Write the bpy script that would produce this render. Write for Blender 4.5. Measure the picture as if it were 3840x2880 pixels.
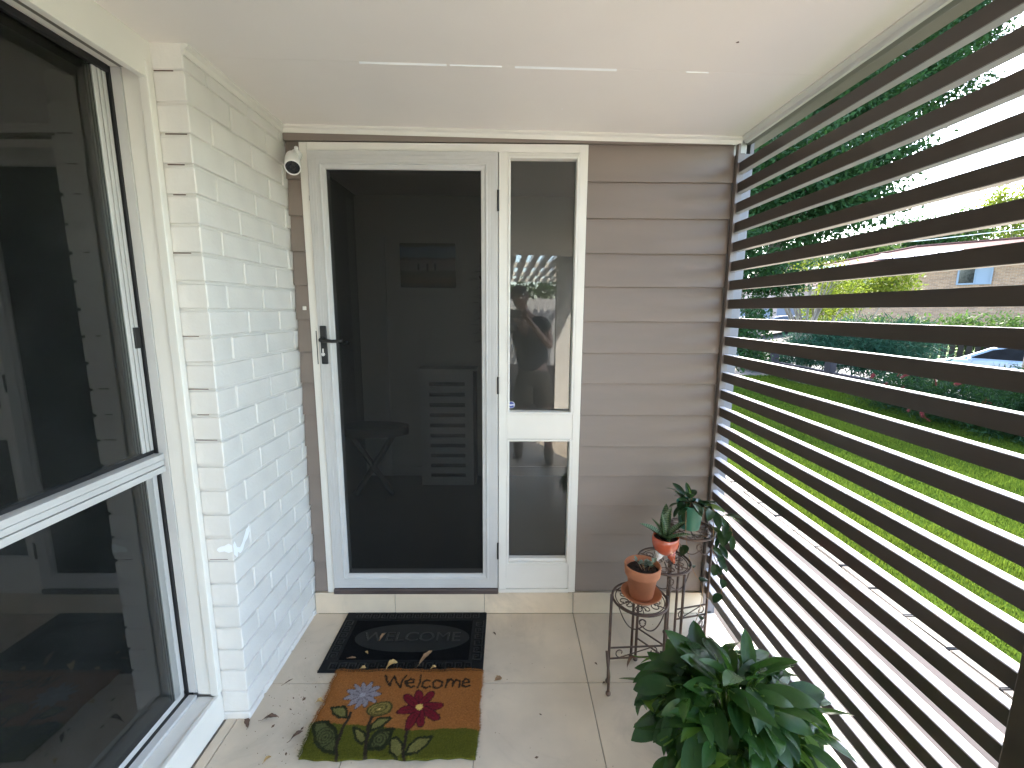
import bpy, bmesh, math, random
import numpy as np
from mathutils import Vector, Matrix, Euler
rnd = random.Random(7); nr = np.random.RandomState(11)
PI = math.pi; R = math.radians
sc = bpy.context.scene
for o in list(bpy.data.objects): bpy.data.objects.remove(o)
COL = sc.collection

# ---------------------------------------------------------------- camera
def rot_wc(p, y, r):
    B = np.array([[1,0,0],[0,0,-1],[0,1,0]], float)
    Rz = np.array([[math.cos(y),-math.sin(y),0],[math.sin(y),math.cos(y),0],[0,0,1]])
    Rx = np.array([[1,0,0],[0,math.cos(p),-math.sin(p)],[0,math.sin(p),math.cos(p)]])
    Rr = np.array([[math.cos(r),-math.sin(r),0],[math.sin(r),math.cos(r),0],[0,0,1]])
    return Rr @ Rx @ B @ Rz
RM = rot_wc(R(9.3066), R(.64125), R(.34136))
EYE = Vector((0, 0, 1.495))
cam_d = bpy.data.cameras.new('camera'); cam = bpy.data.objects.new('camera', cam_d); COL.objects.link(cam)
cam_d.sensor_width = 36; cam_d.lens = 1679.35/3840*36; cam_d.clip_start = .01; cam_d.clip_end = 2000
r0, r1, r2 = RM
cam.matrix_world = Matrix(((r0[0],-r1[0],-r2[0],EYE.x),(r0[1],-r1[1],-r2[1],EYE.y),(r0[2],-r1[2],-r2[2],EYE.z),(0,0,0,1)))
sc.camera = cam

# ---------------------------------------------------------------- light
SUN_EL, SUN_AZ = R(43), R(24.7)          # azimuth measured clockwise from +Y
world = bpy.data.worlds.new('World'); sc.world = world; world.use_nodes = True
wn = world.node_tree; bg = wn.nodes['Background']
sky = wn.nodes.new('ShaderNodeTexSky'); sky.sky_type = 'NISHITA'; sky.sun_disc = False
sky.sun_elevation = SUN_EL; sky.sun_rotation = SUN_AZ; sky.air_density = 1.0; sky.dust_density = 1.6
wn.links.new(sky.outputs[0], bg.inputs[0]); bg.inputs[1].default_value = .14
sd = bpy.data.lights.new('sun', 'SUN'); sd.energy = 2.2; sd.angle = R(.53); sd.color = (1, .93, .82)
sun = bpy.data.objects.new('sun', sd); COL.objects.link(sun)
sdir = Vector((math.sin(SUN_AZ)*math.cos(SUN_EL), math.cos(SUN_AZ)*math.cos(SUN_EL), math.sin(SUN_EL)))
sun.rotation_euler = sdir.to_track_quat('Z', 'Y').to_euler(); sun.location = (5, 10, 12)
vs = sc.view_settings; vs.view_transform = 'Standard'; vs.look = 'None'; vs.exposure = 4.05; vs.gamma = 1; vs.use_curve_mapping = False
sc.cycles.max_bounces = 10; sc.cycles.diffuse_bounces = 6; sc.cycles.glossy_bounces = 5
sc.cycles.transmission_bounces = 8; sc.cycles.transparent_max_bounces = 16

# ---------------------------------------------------------------- helpers
class MB:
    def __init__(s): s.v = []; s.f = []
    def add(s, vs_, fs_):
        n = len(s.v); s.v += [tuple(v) for v in vs_]; s.f += [tuple(i+n for i in f) for f in fs_]; return s
    def box(s, x0, x1, y0, y1, z0, z1):
        return s.add([(x0,y0,z0),(x1,y0,z0),(x1,y1,z0),(x0,y1,z0),(x0,y0,z1),(x1,y0,z1),(x1,y1,z1),(x0,y1,z1)],
                     [(0,3,2,1),(4,5,6,7),(0,1,5,4),(1,2,6,5),(2,3,7,6),(3,0,4,7)])
    def tube(s, pts, r, n=8, closed=False, cap=True):
        pts = [Vector(p) for p in pts]; m = len(pts); base = len(s.v)
        rs = r if hasattr(r, '__len__') else [r]*m
        up = Vector((0,0,1)); prev = None
        for i, p in enumerate(pts):
            a = pts[(i-1) % m] if (i > 0 or closed) else p
            b = pts[(i+1) % m] if (i < m-1 or closed) else p
            t = (b-a).normalized() if (b-a).length > 1e-9 else Vector((0,0,1))
            if prev is None:
                u = t.orthogonal().normalized()
            else:
                u = (prev - t*prev.dot(t)); u = u.normalized() if u.length > 1e-6 else t.orthogonal().normalized()
            prev = u; w = t.cross(u)
            for k in range(n):
                an = 2*PI*k/n; s.v.append(tuple(p + (u*math.cos(an)+w*math.sin(an))*rs[i]))
        rng = m if closed else m-1
        for i in range(rng):
            for k in range(n):
                a = base+i*n+k; b = base+i*n+(k+1) % n; c = base+((i+1) % m)*n+(k+1) % n; d = base+((i+1) % m)*n+k
                s.f.append((a,b,c,d))
        if cap and not closed:
            s.f.append(tuple(base+k for k in range(n))[::-1]); s.f.append(tuple(base+(m-1)*n+k for k in range(n)))
        return s
    def lathe(s, prof, c=(0,0,0), n=28, axis=None):
        base = len(s.v); c = Vector(c)
        for (r, z) in prof:
            for k in range(n):
                a = 2*PI*k/n; p = Vector((r*math.cos(a), r*math.sin(a), z))
                if axis is not None: p = axis @ p
                s.v.append(tuple(p+c))
        for i in range(len(prof)-1):
            for k in range(n):
                s.f.append((base+i*n+k, base+i*n+(k+1) % n, base+(i+1)*n+(k+1) % n, base+(i+1)*n+k))
        return s
    def sphere(s, c, r, n=12, m=8, sq=(1,1,1)):
        prof = [(max(1e-4, r*math.sin(PI*i/m)), -r*math.cos(PI*i/m)) for i in range(m+1)]
        b = len(s.v); s.lathe(prof, (0,0,0), n)
        for i in range(b, len(s.v)):
            v = s.v[i]; s.v[i] = (v[0]*sq[0]+c[0], v[1]*sq[1]+c[1], v[2]*sq[2]+c[2])
        return s
    def ring(s, x0, x1, z0, z1, prof, plane='xz', at=0):
        """mitred rectangular moulding; prof = (inset, depth) points; depth added to 'at' along the third axis"""
        b = len(s.v); n = len(prof)
        for (i, d) in prof:
            for (a, c) in ((x0+i,z0+i),(x1-i,z0+i),(x1-i,z1-i),(x0+i,z1-i)):
                s.v.append((a, at+d, c) if plane == 'xz' else (at+d, a, c))
        for j in range(n-1):
            for k in range(4):
                s.f.append((b+j*4+k, b+j*4+(k+1) % 4, b+(j+1)*4+(k+1) % 4, b+(j+1)*4+k))
        return s
    def mesh(s, name, smooth=False):
        me = bpy.data.meshes.new(name); me.from_pydata(s.v, [], s.f); me.update()
        bm = bmesh.new(); bm.from_mesh(me); bmesh.ops.recalc_face_normals(bm, faces=bm.faces); bm.to_mesh(me); bm.free()
        if smooth: me.polygons.foreach_set('use_smooth', [True]*len(me.polygons))
        return me
    def build(s, name, mat, parent=None, bevel=0, smooth=False, seg=2):
        o = link(name, s.mesh(name, smooth), mat, parent)
        if bevel:
            m = o.modifiers.new('bevel', 'BEVEL'); m.width = bevel; m.segments = seg; m.limit_method = 'ANGLE'; m.angle_limit = R(40)
        return o
def link(name, me, mat=None, parent=None):
    o = bpy.data.objects.new(name, me); COL.objects.link(o)
    if mat is not None and me is not None and not me.materials: me.materials.append(mat)
    if parent is not None: o.parent = parent
    return o
def tag(o, label=None, cat=None, group=None, kind=None):
    if label: o['label'] = label
    if cat: o['category'] = cat
    if group: o['group'] = group
    if kind: o['kind'] = kind
    return o
def thing(name, label, cat, loc=(0,0,0), group=None):
    o = bpy.data.objects.new(name, None); COL.objects.link(o); o.empty_display_size = .1
    o.location = loc; o.matrix_world = Matrix.Translation(Vector(loc))
    return tag(o, label, cat, group)
def adopt(parent, *kids):            # parent while keeping world placement (parents are only translated)
    for k in kids: k.parent = parent; k.matrix_parent_inverse = Matrix.Translation(-parent.location)
class ThingMB(MB):
    pass

# ---------------------------------------------------------------- materials
def nodes(name):
    m = bpy.data.materials.new(name); m.use_nodes = True; nt = m.node_tree
    return m, nt, nt.nodes['Principled BSDF']
def N(nt, t, **kw):
    n = nt.nodes.new(t)
    for k, v in kw.items():
        if k.startswith('i_'): n.inputs[int(k[2:]) if k[2:].isdigit() else k[2:]].default_value = v
        else: setattr(n, k, v)
    return n
def mat(name, c, rough=.6, var=.12, scale=6, bump=0., bscale=60, spec=.5, metal=0, c2=None, detail=6, dist=.01, coat=0, rvar=.1, streak=None):
    m, nt, b = nodes(name)
    tc = N(nt, 'ShaderNodeTexCoord'); L = nt.links.new
    src = tc.outputs['Object']
    if streak:
        mp = N(nt, 'ShaderNodeMapping'); mp.inputs['Scale'].default_value = streak; L(src, mp.inputs[0]); src = mp.outputs[0]
    n1 = N(nt, 'ShaderNodeTexNoise'); n1.inputs['Scale'].default_value = scale; n1.inputs['Detail'].default_value = detail
    L(src, n1.inputs['Vector'])
    mx = N(nt, 'ShaderNodeMix', data_type='RGBA'); cr = N(nt, 'ShaderNodeValToRGB')
    cr.color_ramp.elements[0].position = .33; cr.color_ramp.elements[1].position = .68
    L(n1.outputs['Fac'], cr.inputs[0]); L(cr.outputs[0], mx.inputs[0])
    dk = c2 if c2 else tuple(x*(1-var) for x in c); lt = c if c2 else tuple(min(1, x*(1+var*.6)) for x in c)
    mx.inputs[6].default_value = (*dk, 1); mx.inputs[7].default_value = (*lt, 1)
    L(mx.outputs[2], b.inputs['Base Color'])
    b.inputs['Roughness'].default_value = rough; b.inputs['Specular IOR Level'].default_value = spec; b.inputs['Metallic'].default_value = metal
    if rvar:
        mr = N(nt, 'ShaderNodeMapRange'); mr.inputs[3].default_value = max(0, rough-rvar); mr.inputs[4].default_value = min(1, rough+rvar)
        L(n1.outputs['Fac'], mr.inputs[0]); L(mr.outputs[0], b.inputs['Roughness'])
    if coat: b.inputs['Coat Weight'].default_value = coat; b.inputs['Coat Roughness'].default_value = .15
    if bump:
        n2 = N(nt, 'ShaderNodeTexNoise'); n2.inputs['Scale'].default_value = bscale; n2.inputs['Detail'].default_value = 5
        L(src, n2.inputs['Vector']); bp = N(nt, 'ShaderNodeBump'); bp.inputs['Strength'].default_value = bump; bp.inputs['Distance'].default_value = dist
        L(n2.outputs['Fac'], bp.inputs['Height']); L(bp.outputs[0], b.inputs['Normal'])
    return m
def leaf_mat(name, c, c2, rough=.4, trans=.35, tcol=None, veins=0, spec=.4):
    """leaf: colour varies by 'tint' attribute if present plus noise; light also passes through"""
    m, nt, b = nodes(name); L = nt.links.new
    tc = N(nt, 'ShaderNodeTexCoord'); n1 = N(nt, 'ShaderNodeTexNoise'); n1.inputs['Scale'].default_value = 9; L(tc.outputs['Object'], n1.inputs['Vector'])
    at = N(nt, 'ShaderNodeAttribute', attribute_name='tint'); oi = N(nt, 'ShaderNodeObjectInfo')
    ad = N(nt, 'ShaderNodeMath', operation='ADD'); L(at.outputs['Fac'], ad.inputs[0]); L(n1.outputs['Fac'], ad.inputs[1])
    ad2 = N(nt, 'ShaderNodeMath', operation='ADD'); L(ad.outputs[0], ad2.inputs[0]); L(oi.outputs['Random'], ad2.inputs[1])
    mr = N(nt, 'ShaderNodeMapRange'); mr.inputs[1].default_value = .4; mr.inputs[2].default_value = 2.0; L(ad2.outputs[0], mr.inputs[0])
    mx = N(nt, 'ShaderNodeMix', data_type='RGBA'); mx.inputs[6].default_value = (*c, 1); mx.inputs[7].default_value = (*c2, 1); L(mr.outputs[0], mx.inputs[0])
    L(mx.outputs[2], b.inputs['Base Color']); b.inputs['Roughness'].default_value = rough; b.inputs['Specular IOR Level'].default_value = spec
    if veins:
        wv = N(nt, 'ShaderNodeTexWave'); wv.inputs['Scale'].default_value = veins; wv.inputs['Distortion'].default_value = 1.5
        L(tc.outputs['UV'], wv.inputs['Vector']); bp = N(nt, 'ShaderNodeBump'); bp.inputs['Strength'].default_value = .3; bp.inputs['Distance'].default_value = .002
        L(wv.outputs['Fac'], bp.inputs['Height']); L(bp.outputs[0], b.inputs['Normal'])
    tr = N(nt, 'ShaderNodeBsdfTranslucent'); ms = N(nt, 'ShaderNodeMixShader'); ms.inputs[0].default_value = trans
    if tcol: tr.inputs[0].default_value = (*tcol, 1)
    else: L(mx.outputs[2], tr.inputs[0])
    L(b.outputs[0], ms.inputs[1]); L(tr.outputs[0], ms.inputs[2]); L(ms.outputs[0], nt.nodes['Material Output'].inputs['Surface'])
    return m
def attr_mat(name, rough=.9, bump=.3, bscale=300, spec=.1, mul=.35):
    m, nt, b = nodes(name); L = nt.links.new
    at = N(nt, 'ShaderNodeAttribute', attribute_name='col'); tc = N(nt, 'ShaderNodeTexCoord')
    n1 = N(nt, 'ShaderNodeTexNoise'); n1.inputs['Scale'].default_value = bscale; L(tc.outputs['Object'], n1.inputs['Vector'])
    mr = N(nt, 'ShaderNodeMapRange'); mr.inputs[3].default_value = 1-mul; mr.inputs[4].default_value = 1+mul; L(n1.outputs['Fac'], mr.inputs[0])
    vm = N(nt, 'ShaderNodeVectorMath', operation='SCALE'); L(at.outputs['Color'], vm.inputs[0]); L(mr.outputs[0], vm.inputs['Scale'])
    L(vm.outputs[0], b.inputs['Base Color']); b.inputs['Roughness'].default_value = rough; b.inputs['Specular IOR Level'].default_value = spec
    bp = N(nt, 'ShaderNodeBump'); bp.inputs['Strength'].default_value = bump; bp.inputs['Distance'].default_value = .002
    L(n1.outputs['Fac'], bp.inputs['Height']); L(bp.outputs[0], b.inputs['Normal'])
    return m
def glass_mat(name, tint=(.86,.88,.87), ior=1.5, dirt=.02, rough=0.0):
    m, nt, b = nodes(name); L = nt.links.new; nt.nodes.remove(b)
    tp = N(nt, 'ShaderNodeBsdfTransparent'); tp.inputs[0].default_value = (*tint, 1)
    gl = N(nt, 'ShaderNodeBsdfGlossy'); gl.inputs['Roughness'].default_value = rough
    fr = N(nt, 'ShaderNodeFresnel'); fr.inputs[0].default_value = ior
    ms = N(nt, 'ShaderNodeMixShader'); L(fr.outputs[0], ms.inputs[0]); L(tp.outputs[0], ms.inputs[1]); L(gl.outputs[0], ms.inputs[2])
    df = N(nt, 'ShaderNodeBsdfDiffuse'); df.inputs[0].default_value = (.5,.5,.48,1)
    tc = N(nt, 'ShaderNodeTexCoord'); n1 = N(nt, 'ShaderNodeTexNoise'); n1.inputs['Scale'].default_value = 5; n1.inputs['Detail'].default_value = 8; L(tc.outputs['Object'], n1.inputs['Vector'])
    mu = N(nt, 'ShaderNodeMath', operation='MULTIPLY'); mu.inputs[1].default_value = dirt*2; L(n1.outputs['Fac'], mu.inputs[0])
    m2 = N(nt, 'ShaderNodeMixShader'); L(mu.outputs[0], m2.inputs[0]); L(ms.outputs[0], m2.inputs[1]); L(df.outputs[0], m2.inputs[2])
    L(m2.outputs[0], nt.nodes['Material Output'].inputs['Surface']); return m

M = {}
M['ceiling'] = mat('ceiling_paint', (.83,.785,.73), .75, .04, 1.5, .05, 25, rvar=.05)
M['trim'] = mat('white_gloss_paint', (.70,.675,.615), .35, .04, 4, .08, 30, dist=.002)
M['brickpaint'] = mat('painted_brick', (.68,.655,.61), .5, .07, 7, .35, 90, dist=.003)
M['patch'] = mat('touch_up_paint', (.92,.93,.93), .45, .02, 8, .2, 80, dist=.002)
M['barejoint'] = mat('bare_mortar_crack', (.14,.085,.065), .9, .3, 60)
M['siding'] = mat('weatherboard_paint', (.205,.165,.138), .5, .08, 5, .12, 40, dist=.002, streak=(.4,1,2))
M['alu'] = mat('powder_coated_aluminium', (.50,.49,.47), .38, .04, 10, .03, 200, spec=.5, dist=.001)
M['alu_dull'] = mat('dull_aluminium', (.42,.43,.42), .32, .1, 14, metal=.6, streak=(1,1,.1))
M['rubber'] = mat('black_gasket', (.012,.012,.013), .45, .2, 20)
M['black'] = mat('black_powder_coat', (.012,.012,.012), .35, .1, 20)
M['threshold'] = mat('threshold_timber', (.085,.062,.055), .4, .2, 20, .1, 60, streak=(.2,1,1))
M['chrome'] = mat('lock_metal', (.75,.75,.74), .18, .03, 10, metal=1)
M['tile'] = mat('floor_tile', (.66,.545,.405), .38, 0, 3.1, .03, 60, c2=(.50,.415,.315), spec=.45, rvar=.12, dist=.002)
def add_stain(m, col=(.30,.25,.19,1), sc=2.3, amt=.55):
    nt = m.node_tree; L = nt.links.new; b = nt.nodes['Principled BSDF']; src = b.inputs['Base Color'].links[0].from_socket
    tc = N(nt,'ShaderNodeTexCoord'); n1 = N(nt,'ShaderNodeTexNoise'); n1.inputs['Scale'].default_value = sc; n1.inputs['Detail'].default_value = 9; n1.inputs['Roughness'].default_value = .68; n1.inputs['Distortion'].default_value = .8
    L(tc.outputs['Object'], n1.inputs['Vector']); cr = N(nt,'ShaderNodeValToRGB'); cr.color_ramp.elements[0].position = .52; cr.color_ramp.elements[1].position = .72; cr.color_ramp.elements[1].color = (amt,amt,amt,1); L(n1.outputs['Fac'], cr.inputs[0])
    mx = N(nt,'ShaderNodeMix',data_type='RGBA'); mx.inputs[7].default_value = col; L(cr.outputs[0], mx.inputs[0]); L(src, mx.inputs[6]); L(mx.outputs[2], b.inputs['Base Color'])
add_stain(M['tile'])
M['grout'] = mat('grout', (.30,.27,.23), .9, .2, 30)
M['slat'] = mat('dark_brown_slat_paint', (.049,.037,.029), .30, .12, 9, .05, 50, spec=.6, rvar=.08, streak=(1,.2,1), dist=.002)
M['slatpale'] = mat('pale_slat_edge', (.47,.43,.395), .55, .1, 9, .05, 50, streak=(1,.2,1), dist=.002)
M['brownedge'] = mat('brown_trim_paint', (.17,.14,.125), .45, .1, 9)
M['lightedge'] = mat('pale_corner_trim', (.17,.16,.165), .5, .06, 8)
M['beam'] = mat('beam_paint', (.15,.14,.115), .5, .1, 6)
M['concrete'] = mat('path_concrete', (.044,.0375,.0365), .85, 0, 5, .3, 50, c2=(.028,.024,.0235), dist=.004, spec=.15)
M['paver'] = mat('edging_paver', (.085,.072,.058), .8, 0, 9, .4, 70, c2=(.04,.034,.03), dist=.004)
M['asphalt'] = mat('street_asphalt', (.28,.27,.265), .75, .15, 2, .2, 60)
M['soil'] = mat('bed_soil', (.05,.038,.028), .95, .4, 5, .6, 40)
M['lawnbase'] = mat('turf', (.028,.046,.006), .95, 0, 3, .6, 60, c2=(.014,.028,.005), spec=0)
M['verge'] = mat('verge_grass', (.10,.16,.03), .95, 0, 1.2, .5, 9, c2=(.06,.10,.02))
M['iron'] = mat('rusty_brown_iron', (.125,.075,.052), .5, 0, 30, .2, 150, c2=(.06,.040,.032), metal=.2, dist=.002)
M['terracotta'] = mat('terracotta', (.50,.19,.085), .75, 0, 12, .15, 120, c2=(.36,.13,.06), dist=.002)
M['glaze_red'] = mat('coral_glaze', (.52,.105,.05), .12, .15, 22, spec=.6, coat=.6)
M['glaze_white'] = mat('white_glaze', (.78,.76,.72), .15, .04, 12, coat=.5)
M['green_pot'] = mat('teal_plastic', (.045,.19,.125), .42, .1, 12)
M['lilypot'] = mat('grey_plastic_pot', (.10,.10,.105), .5, .1, 8)
M['potsoil'] = mat('potting_mix', (.035,.022,.014), .95, .4, 60, 1, 120, dist=.01)
M['matrubber'] = mat('mat_rubber', (.008,.008,.0085), .6, .2, 30, .3, 220, dist=.001, spec=.22)
M['matpile'] = mat('mat_fibre_black', (.005,.005,.0055), .95, .3, 90, .8, 500, dist=.002, spec=.08)
M['screenplastic'] = mat('white_camera_plastic', (.82,.81,.79), .35, .02, 8)
M['darkglass'] = mat('dark_lens', (.01,.01,.011), .12, .1, 8, spec=.6)
M['glass'] = glass_mat('window_glass', (.74,.77,.75), ior=1.6, dirt=.012)
M['glass_side'] = glass_mat('sidelight_glass', (.74,.75,.73), ior=1.62, dirt=.03)
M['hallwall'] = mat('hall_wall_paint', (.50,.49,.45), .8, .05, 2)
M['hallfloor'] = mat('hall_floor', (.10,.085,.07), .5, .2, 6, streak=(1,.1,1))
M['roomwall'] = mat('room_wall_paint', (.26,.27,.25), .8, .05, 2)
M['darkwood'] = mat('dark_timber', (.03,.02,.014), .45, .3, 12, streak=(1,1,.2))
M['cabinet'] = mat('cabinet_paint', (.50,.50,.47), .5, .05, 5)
M['roof'] = mat('roof_dark', (.12,.11,.10), .8, .1, 3)
M['timber'] = mat('grey_fence_timber', (.040,.033,.034), .9, 0, 5, .3, 40, spec=.1, c2=(.022,.019,.021), streak=(1,1,.15))
M['oldpaling'] = mat('old_dark_paling', (.022,.018,.015), .95, .3, 4, spec=.05)
M['bark'] = mat('grey_bark', (.20,.17,.14), .9, 0, 6, .8, 20, c2=(.09,.075,.06), dist=.03, streak=(1,1,.3))
M['skin'] = mat('skin', (.50,.30,.22), .5, .08, 10)
M['shirt'] = mat('charcoal_cotton', (.035,.037,.042), .9, .15, 30, .2, 300, dist=.002)
M['shorts'] = mat('khaki_cotton', (.20,.16,.11), .9, .1, 30, .2, 300, dist=.002)
M['boot'] = mat('tan_boot', (.16,.11,.07), .7, .15, 20)
M['hair'] = mat('brown_hair', (.04,.026,.018), .6, .3, 80)
M['litter'] = mat('dry_leaf_brown', (.13,.07,.04), .7, 0, 60, c2=(.07,.035,.022))
M['litter_yellow'] = mat('dry_leaf_yellow', (.62,.42,.16), .6, 0, 60, c2=(.42,.25,.09))
M['litter_tan'] = mat('dry_leaf_tan', (.36,.22,.11), .7, 0, 60, c2=(.22,.12,.06))
# security mesh: dark woven wire with open gaps
def mesh_mat():
    m, nt, b = nodes('security_mesh'); L = nt.links.new
    b.inputs['Base Color'].default_value = (.010,.010,.009,1); b.inputs['Roughness'].default_value = .6; b.inputs['Specular IOR Level'].default_value = .25
    tp = N(nt, 'ShaderNodeBsdfTransparent'); ms = N(nt, 'ShaderNodeMixShader'); ms.inputs[0].default_value = .52
    L(b.outputs[0], ms.inputs[1]); L(tp.outputs[0], ms.inputs[2]); L(ms.outputs[0], nt.nodes['Material Output'].inputs['Surface']); return m
M['mesh'] = mesh_mat()

# ================================================================= PORCH SETTING
# ---- porch floor: slab with separate tiles, joints recessed
porch_floor = MB().box(-1.08, 1.05, -2.3, 2.03, -.16, -.006).build('porch_floor', M['grout']); tag(porch_floor, kind='structure')
xj = [-1.032, -.992, -.551, -.108, .335, .778, 1.048]
yj = [2.028, 1.602, 1.160, .718, .276, -.166, -.608, -1.05, -1.492, -1.934, -2.298]
for j in range(len(yj)-1):
    for i in range(len(xj)-1):
        g = .0016; dz = rnd.uniform(-.0004, .0004)
        o = MB().box(xj[i]+g, xj[i+1]-g, yj[j+1]+g, yj[j]-g, -.009, 0+dz).build('floor_tile', M['tile'], porch_floor, bevel=.0012, seg=1)
# ---- step riser tiles along the wall
xr = [-.945, -.551, -.109, .333, .775, 1.0]
for i in range(5):
    MB().box(xr[i]+.0015, xr[i+1]-.0015, 2.024, 2.04, 0.0015, .113).build('riser_tile', M['tile'], porch_floor, bevel=.0012, seg=1)
MB().box(-.946, .999, 2.03, 2.06, 0, .112).build('riser_backing', M['grout'], porch_floor)
# dirt specks on the tiles
def litter():
    b = MB()
    for i in range(330):
        if rnd.random() < .55:
            x = rnd.gauss(-.78, .1); y = rnd.gauss(1.42, .16)
        else:
            x = rnd.uniform(-1.0, .95); y = rnd.uniform(1.0, 2.0)
        if -.70 < x < -.10 and 1.29 < y < 1.66: continue
        if -.785 < x < -.095 and y > 1.65: continue
        if x < -.94 and y > 1.44: continue
        if x < -1.0: continue
        a = rnd.uniform(0, PI); l = rnd.uniform(.0008, .003) if rnd.random() < .93 else rnd.uniform(.004, .009); w = l*rnd.uniform(.2, .7)
        c, s = math.cos(a), math.sin(a)
        b.add([(x-c*l, y-s*l, .0008), (x-s*w, y+c*w, .0012), (x+c*l, y+s*l, .0016), (x+s*w, y-c*w, .001)], [(0,1,2,3)])
    return b
tag(litter().build('floor_litter', M['litter']), 'fine brown dirt specks and leaf crumbs scattered over the floor tiles', 'litter', kind='stuff')

# ---- ceiling, slightly lower towards the screen
def cz(x): return 2.252 - .0158*(x+.946)
cb = MB(); x0, x1 = -1.9, 1.0
cb.add([(x0,-2.1,cz(x0)),(x1,-2.1,cz(x1)),(x1,1.516,cz(x1)),(x0,1.516,cz(x0)),(x0,-2.1,2.4),(x1,-2.1,2.4),(x1,1.516,2.4),(x0,1.516,2.4)],
       [(0,1,2,3),(7,6,5,4),(0,4,5,1),(1,5,6,2),(2,6,7,3),(3,7,4,0)])
ceiling = cb.build('ceiling', M['ceiling']); tag(ceiling, kind='structure')
cb = MB().add([(x0,1.5172,cz(x0)),(x1,1.5172,cz(x1)),(x1,2.12,cz(x1)),(x0,2.12,cz(x0)),(x0,1.5195,2.4),(x1,1.5195,2.4),(x1,2.12,2.4),(x0,2.12,2.4)],
       [(0,1,2,3),(7,6,5,4),(0,4,5,1),(1,5,6,2),(2,6,7,3),(3,7,4,0)])
cb.build('ceiling_sheet', M['ceiling'], ceiling)
sj = MB()
for (a, b_, w) in ((-.457,-.19,.0075),(-.18,-.02,.003),(.02,.335,.008),(.55,.62,.002)):
    sj.add([(a,1.517-w*.3,cz(a)-.0004),(b_,1.517-w*.3,cz(b_)-.0004),(b_,1.517+w*.6,cz(b_)-.0034),(a,1.517+w*.6,cz(a)-.0034),(a,1.517+w*.7,cz(a)),(b_,1.517+w*.7,cz(b_))], [(0,1,2,3),(3,2,5,4)])
sj.build('joint_filler', M['patch'], ceiling)
for (x_, y_, r_) in ((.63,1.36,.0042),(-.35,.9,.0035),(.2,1.8,.003),(-.7,1.2,.003)):
    MB().add([(x_+r_*math.cos(a)*(1+.3*math.sin(3*a)), y_+r_*math.sin(a), cz(x_)-.0008) for a in [k*PI/5 for k in range(10)]], [tuple(range(10))]).build('rust_spot', M['barejoint'] if r_ > .004 else M['patch'], ceiling)
def cornice(name, p0, p1, nrm, h=.026, w=.02, mt='trim'):
    """small cove between points on the ceiling edge; nrm = direction away from the wall"""
    prof = [(0, -h), (w*.28, -h), (w*.38, -h*.8), (w*.45, -h*.45), (w*.8, -h*.34), (w, -h*.25), (w, 0.002), (0, 0.002)]
    b = MB(); p0 = Vector(p0); p1 = Vector(p1); nrm = Vector(nrm)
    for p in (p0, p1):
        for (a, z) in prof: b.v.append(tuple(p + nrm*a + Vector((0,0,z))))
    n = len(prof)
    for k in range(n): b.f.append((k, (k+1) % n, n+(k+1) % n, n+k))
    b.f.append(tuple(range(n))); b.f.append(tuple(range(n, 2*n))[::-1])
    return b.build(name, M[mt], ceiling)
cornice('cornice', (-.942,2.03,cz(-.946)), (.99,2.03,cz(.99)), (0,-1,0), .028, .022)
cornice('cornice', (-.946,1.446,cz(-.946)), (-.946,2.03,cz(-.946)), (1,0,0), .030, .018)
cornice('cornice', (1.017,-.9,cz(.99)), (1.017,2.03,cz(.99)), (-1,0,0), .020, .038)
# roof above, keeps the sun out
roof = MB().box(-7, 1.24, -2.12, 7, 2.42, 2.56).build('roof', M['roof']); tag(roof, kind='structure')
MB().box(1.05, 1.24, -2.12, 7, 2.30, 2.42).build('eave_lining', M['beam'], roof)
MB().box(1.24, 1.30, -2.12, 7, 2.40, 2.52).build('gutter', M['trim'], roof)

# ---- side beam and brown strips over the screen
beam = thing('screen_beam', 'olive brown beam running above the slats under the ceiling edge', 'beam', (1.0,.5,2.2))
adopt(beam, MB().box(1.0225, 1.049, -.9, 2.06, 2.206, 2.42).build('beam_body', M['beam'], bevel=.002),
      MB().box(1.0172, 1.022, -.9, 2.06, 2.213, 2.42).build('beam_strip', M['brownedge']))

# ---- painted brick wall
bw = thing('brick_wall', 'painted white brick wall end beside the big window, with a paint touch up', 'brick wall', (-.99,1.74,0))
Z0, PC = .029, .086
bk = []
def brick_mesh(lx, ly, seed):
    rr = random.Random(seed); hz = .0765
    bm = bmesh.new(); bmesh.ops.create_cube(bm, size=1)
    for v in bm.verts: v.co = Vector((v.co.x*lx, v.co.y*ly, v.co.z*hz))
    bmesh.ops.bevel(bm, geom=list(bm.edges), offset=.0028, segments=1, affect='EDGES')
    for v in bm.verts: v.co += Vector((rr.uniform(-.0008,.0008), rr.uniform(-.0008,.0008), rr.uniform(-.0009,.0009)))
    me = bpy.data.meshes.new('brick'); bm.to_mesh(me); bm.free(); me.materials.append(M['brickpaint']); return me
bcache = {}
def put_brick(xa, xb, ya, yb, z):
    key = (round(xb-xa,3), round(yb-ya,3), rnd.randint(0, 2))
    if key not in bcache: bcache[key] = brick_mesh(xb-xa, yb-ya, hash(key) & 999)
    o = link('brick', bcache[key]); o.location = ((xa+xb)/2+rnd.uniform(-.0012,.0012), (ya+yb)/2+rnd.uniform(-.001,.001), z)
    o.rotation_euler = (rnd.uniform(-.004,.004), rnd.uniform(-.004,.004), rnd.uniform(-.003,.003)); adopt(bw, o)
for k in range(-1, 26):
    zc = Z0 + PC*k + PC/2
    if k == -1: zc = Z0-.043
    A = (k % 2 == 1)
    ys = [1.446, 1.550, 1.776, 2.003, 2.06] if A else [1.446, 1.663, 1.889, 2.06]
    for i in range(len(ys)-1):
        put_brick(-1.052, -.946, ys[i]+(.0045 if i else 0), ys[i+1]-.0045, zc)
mort = MB()
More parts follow.
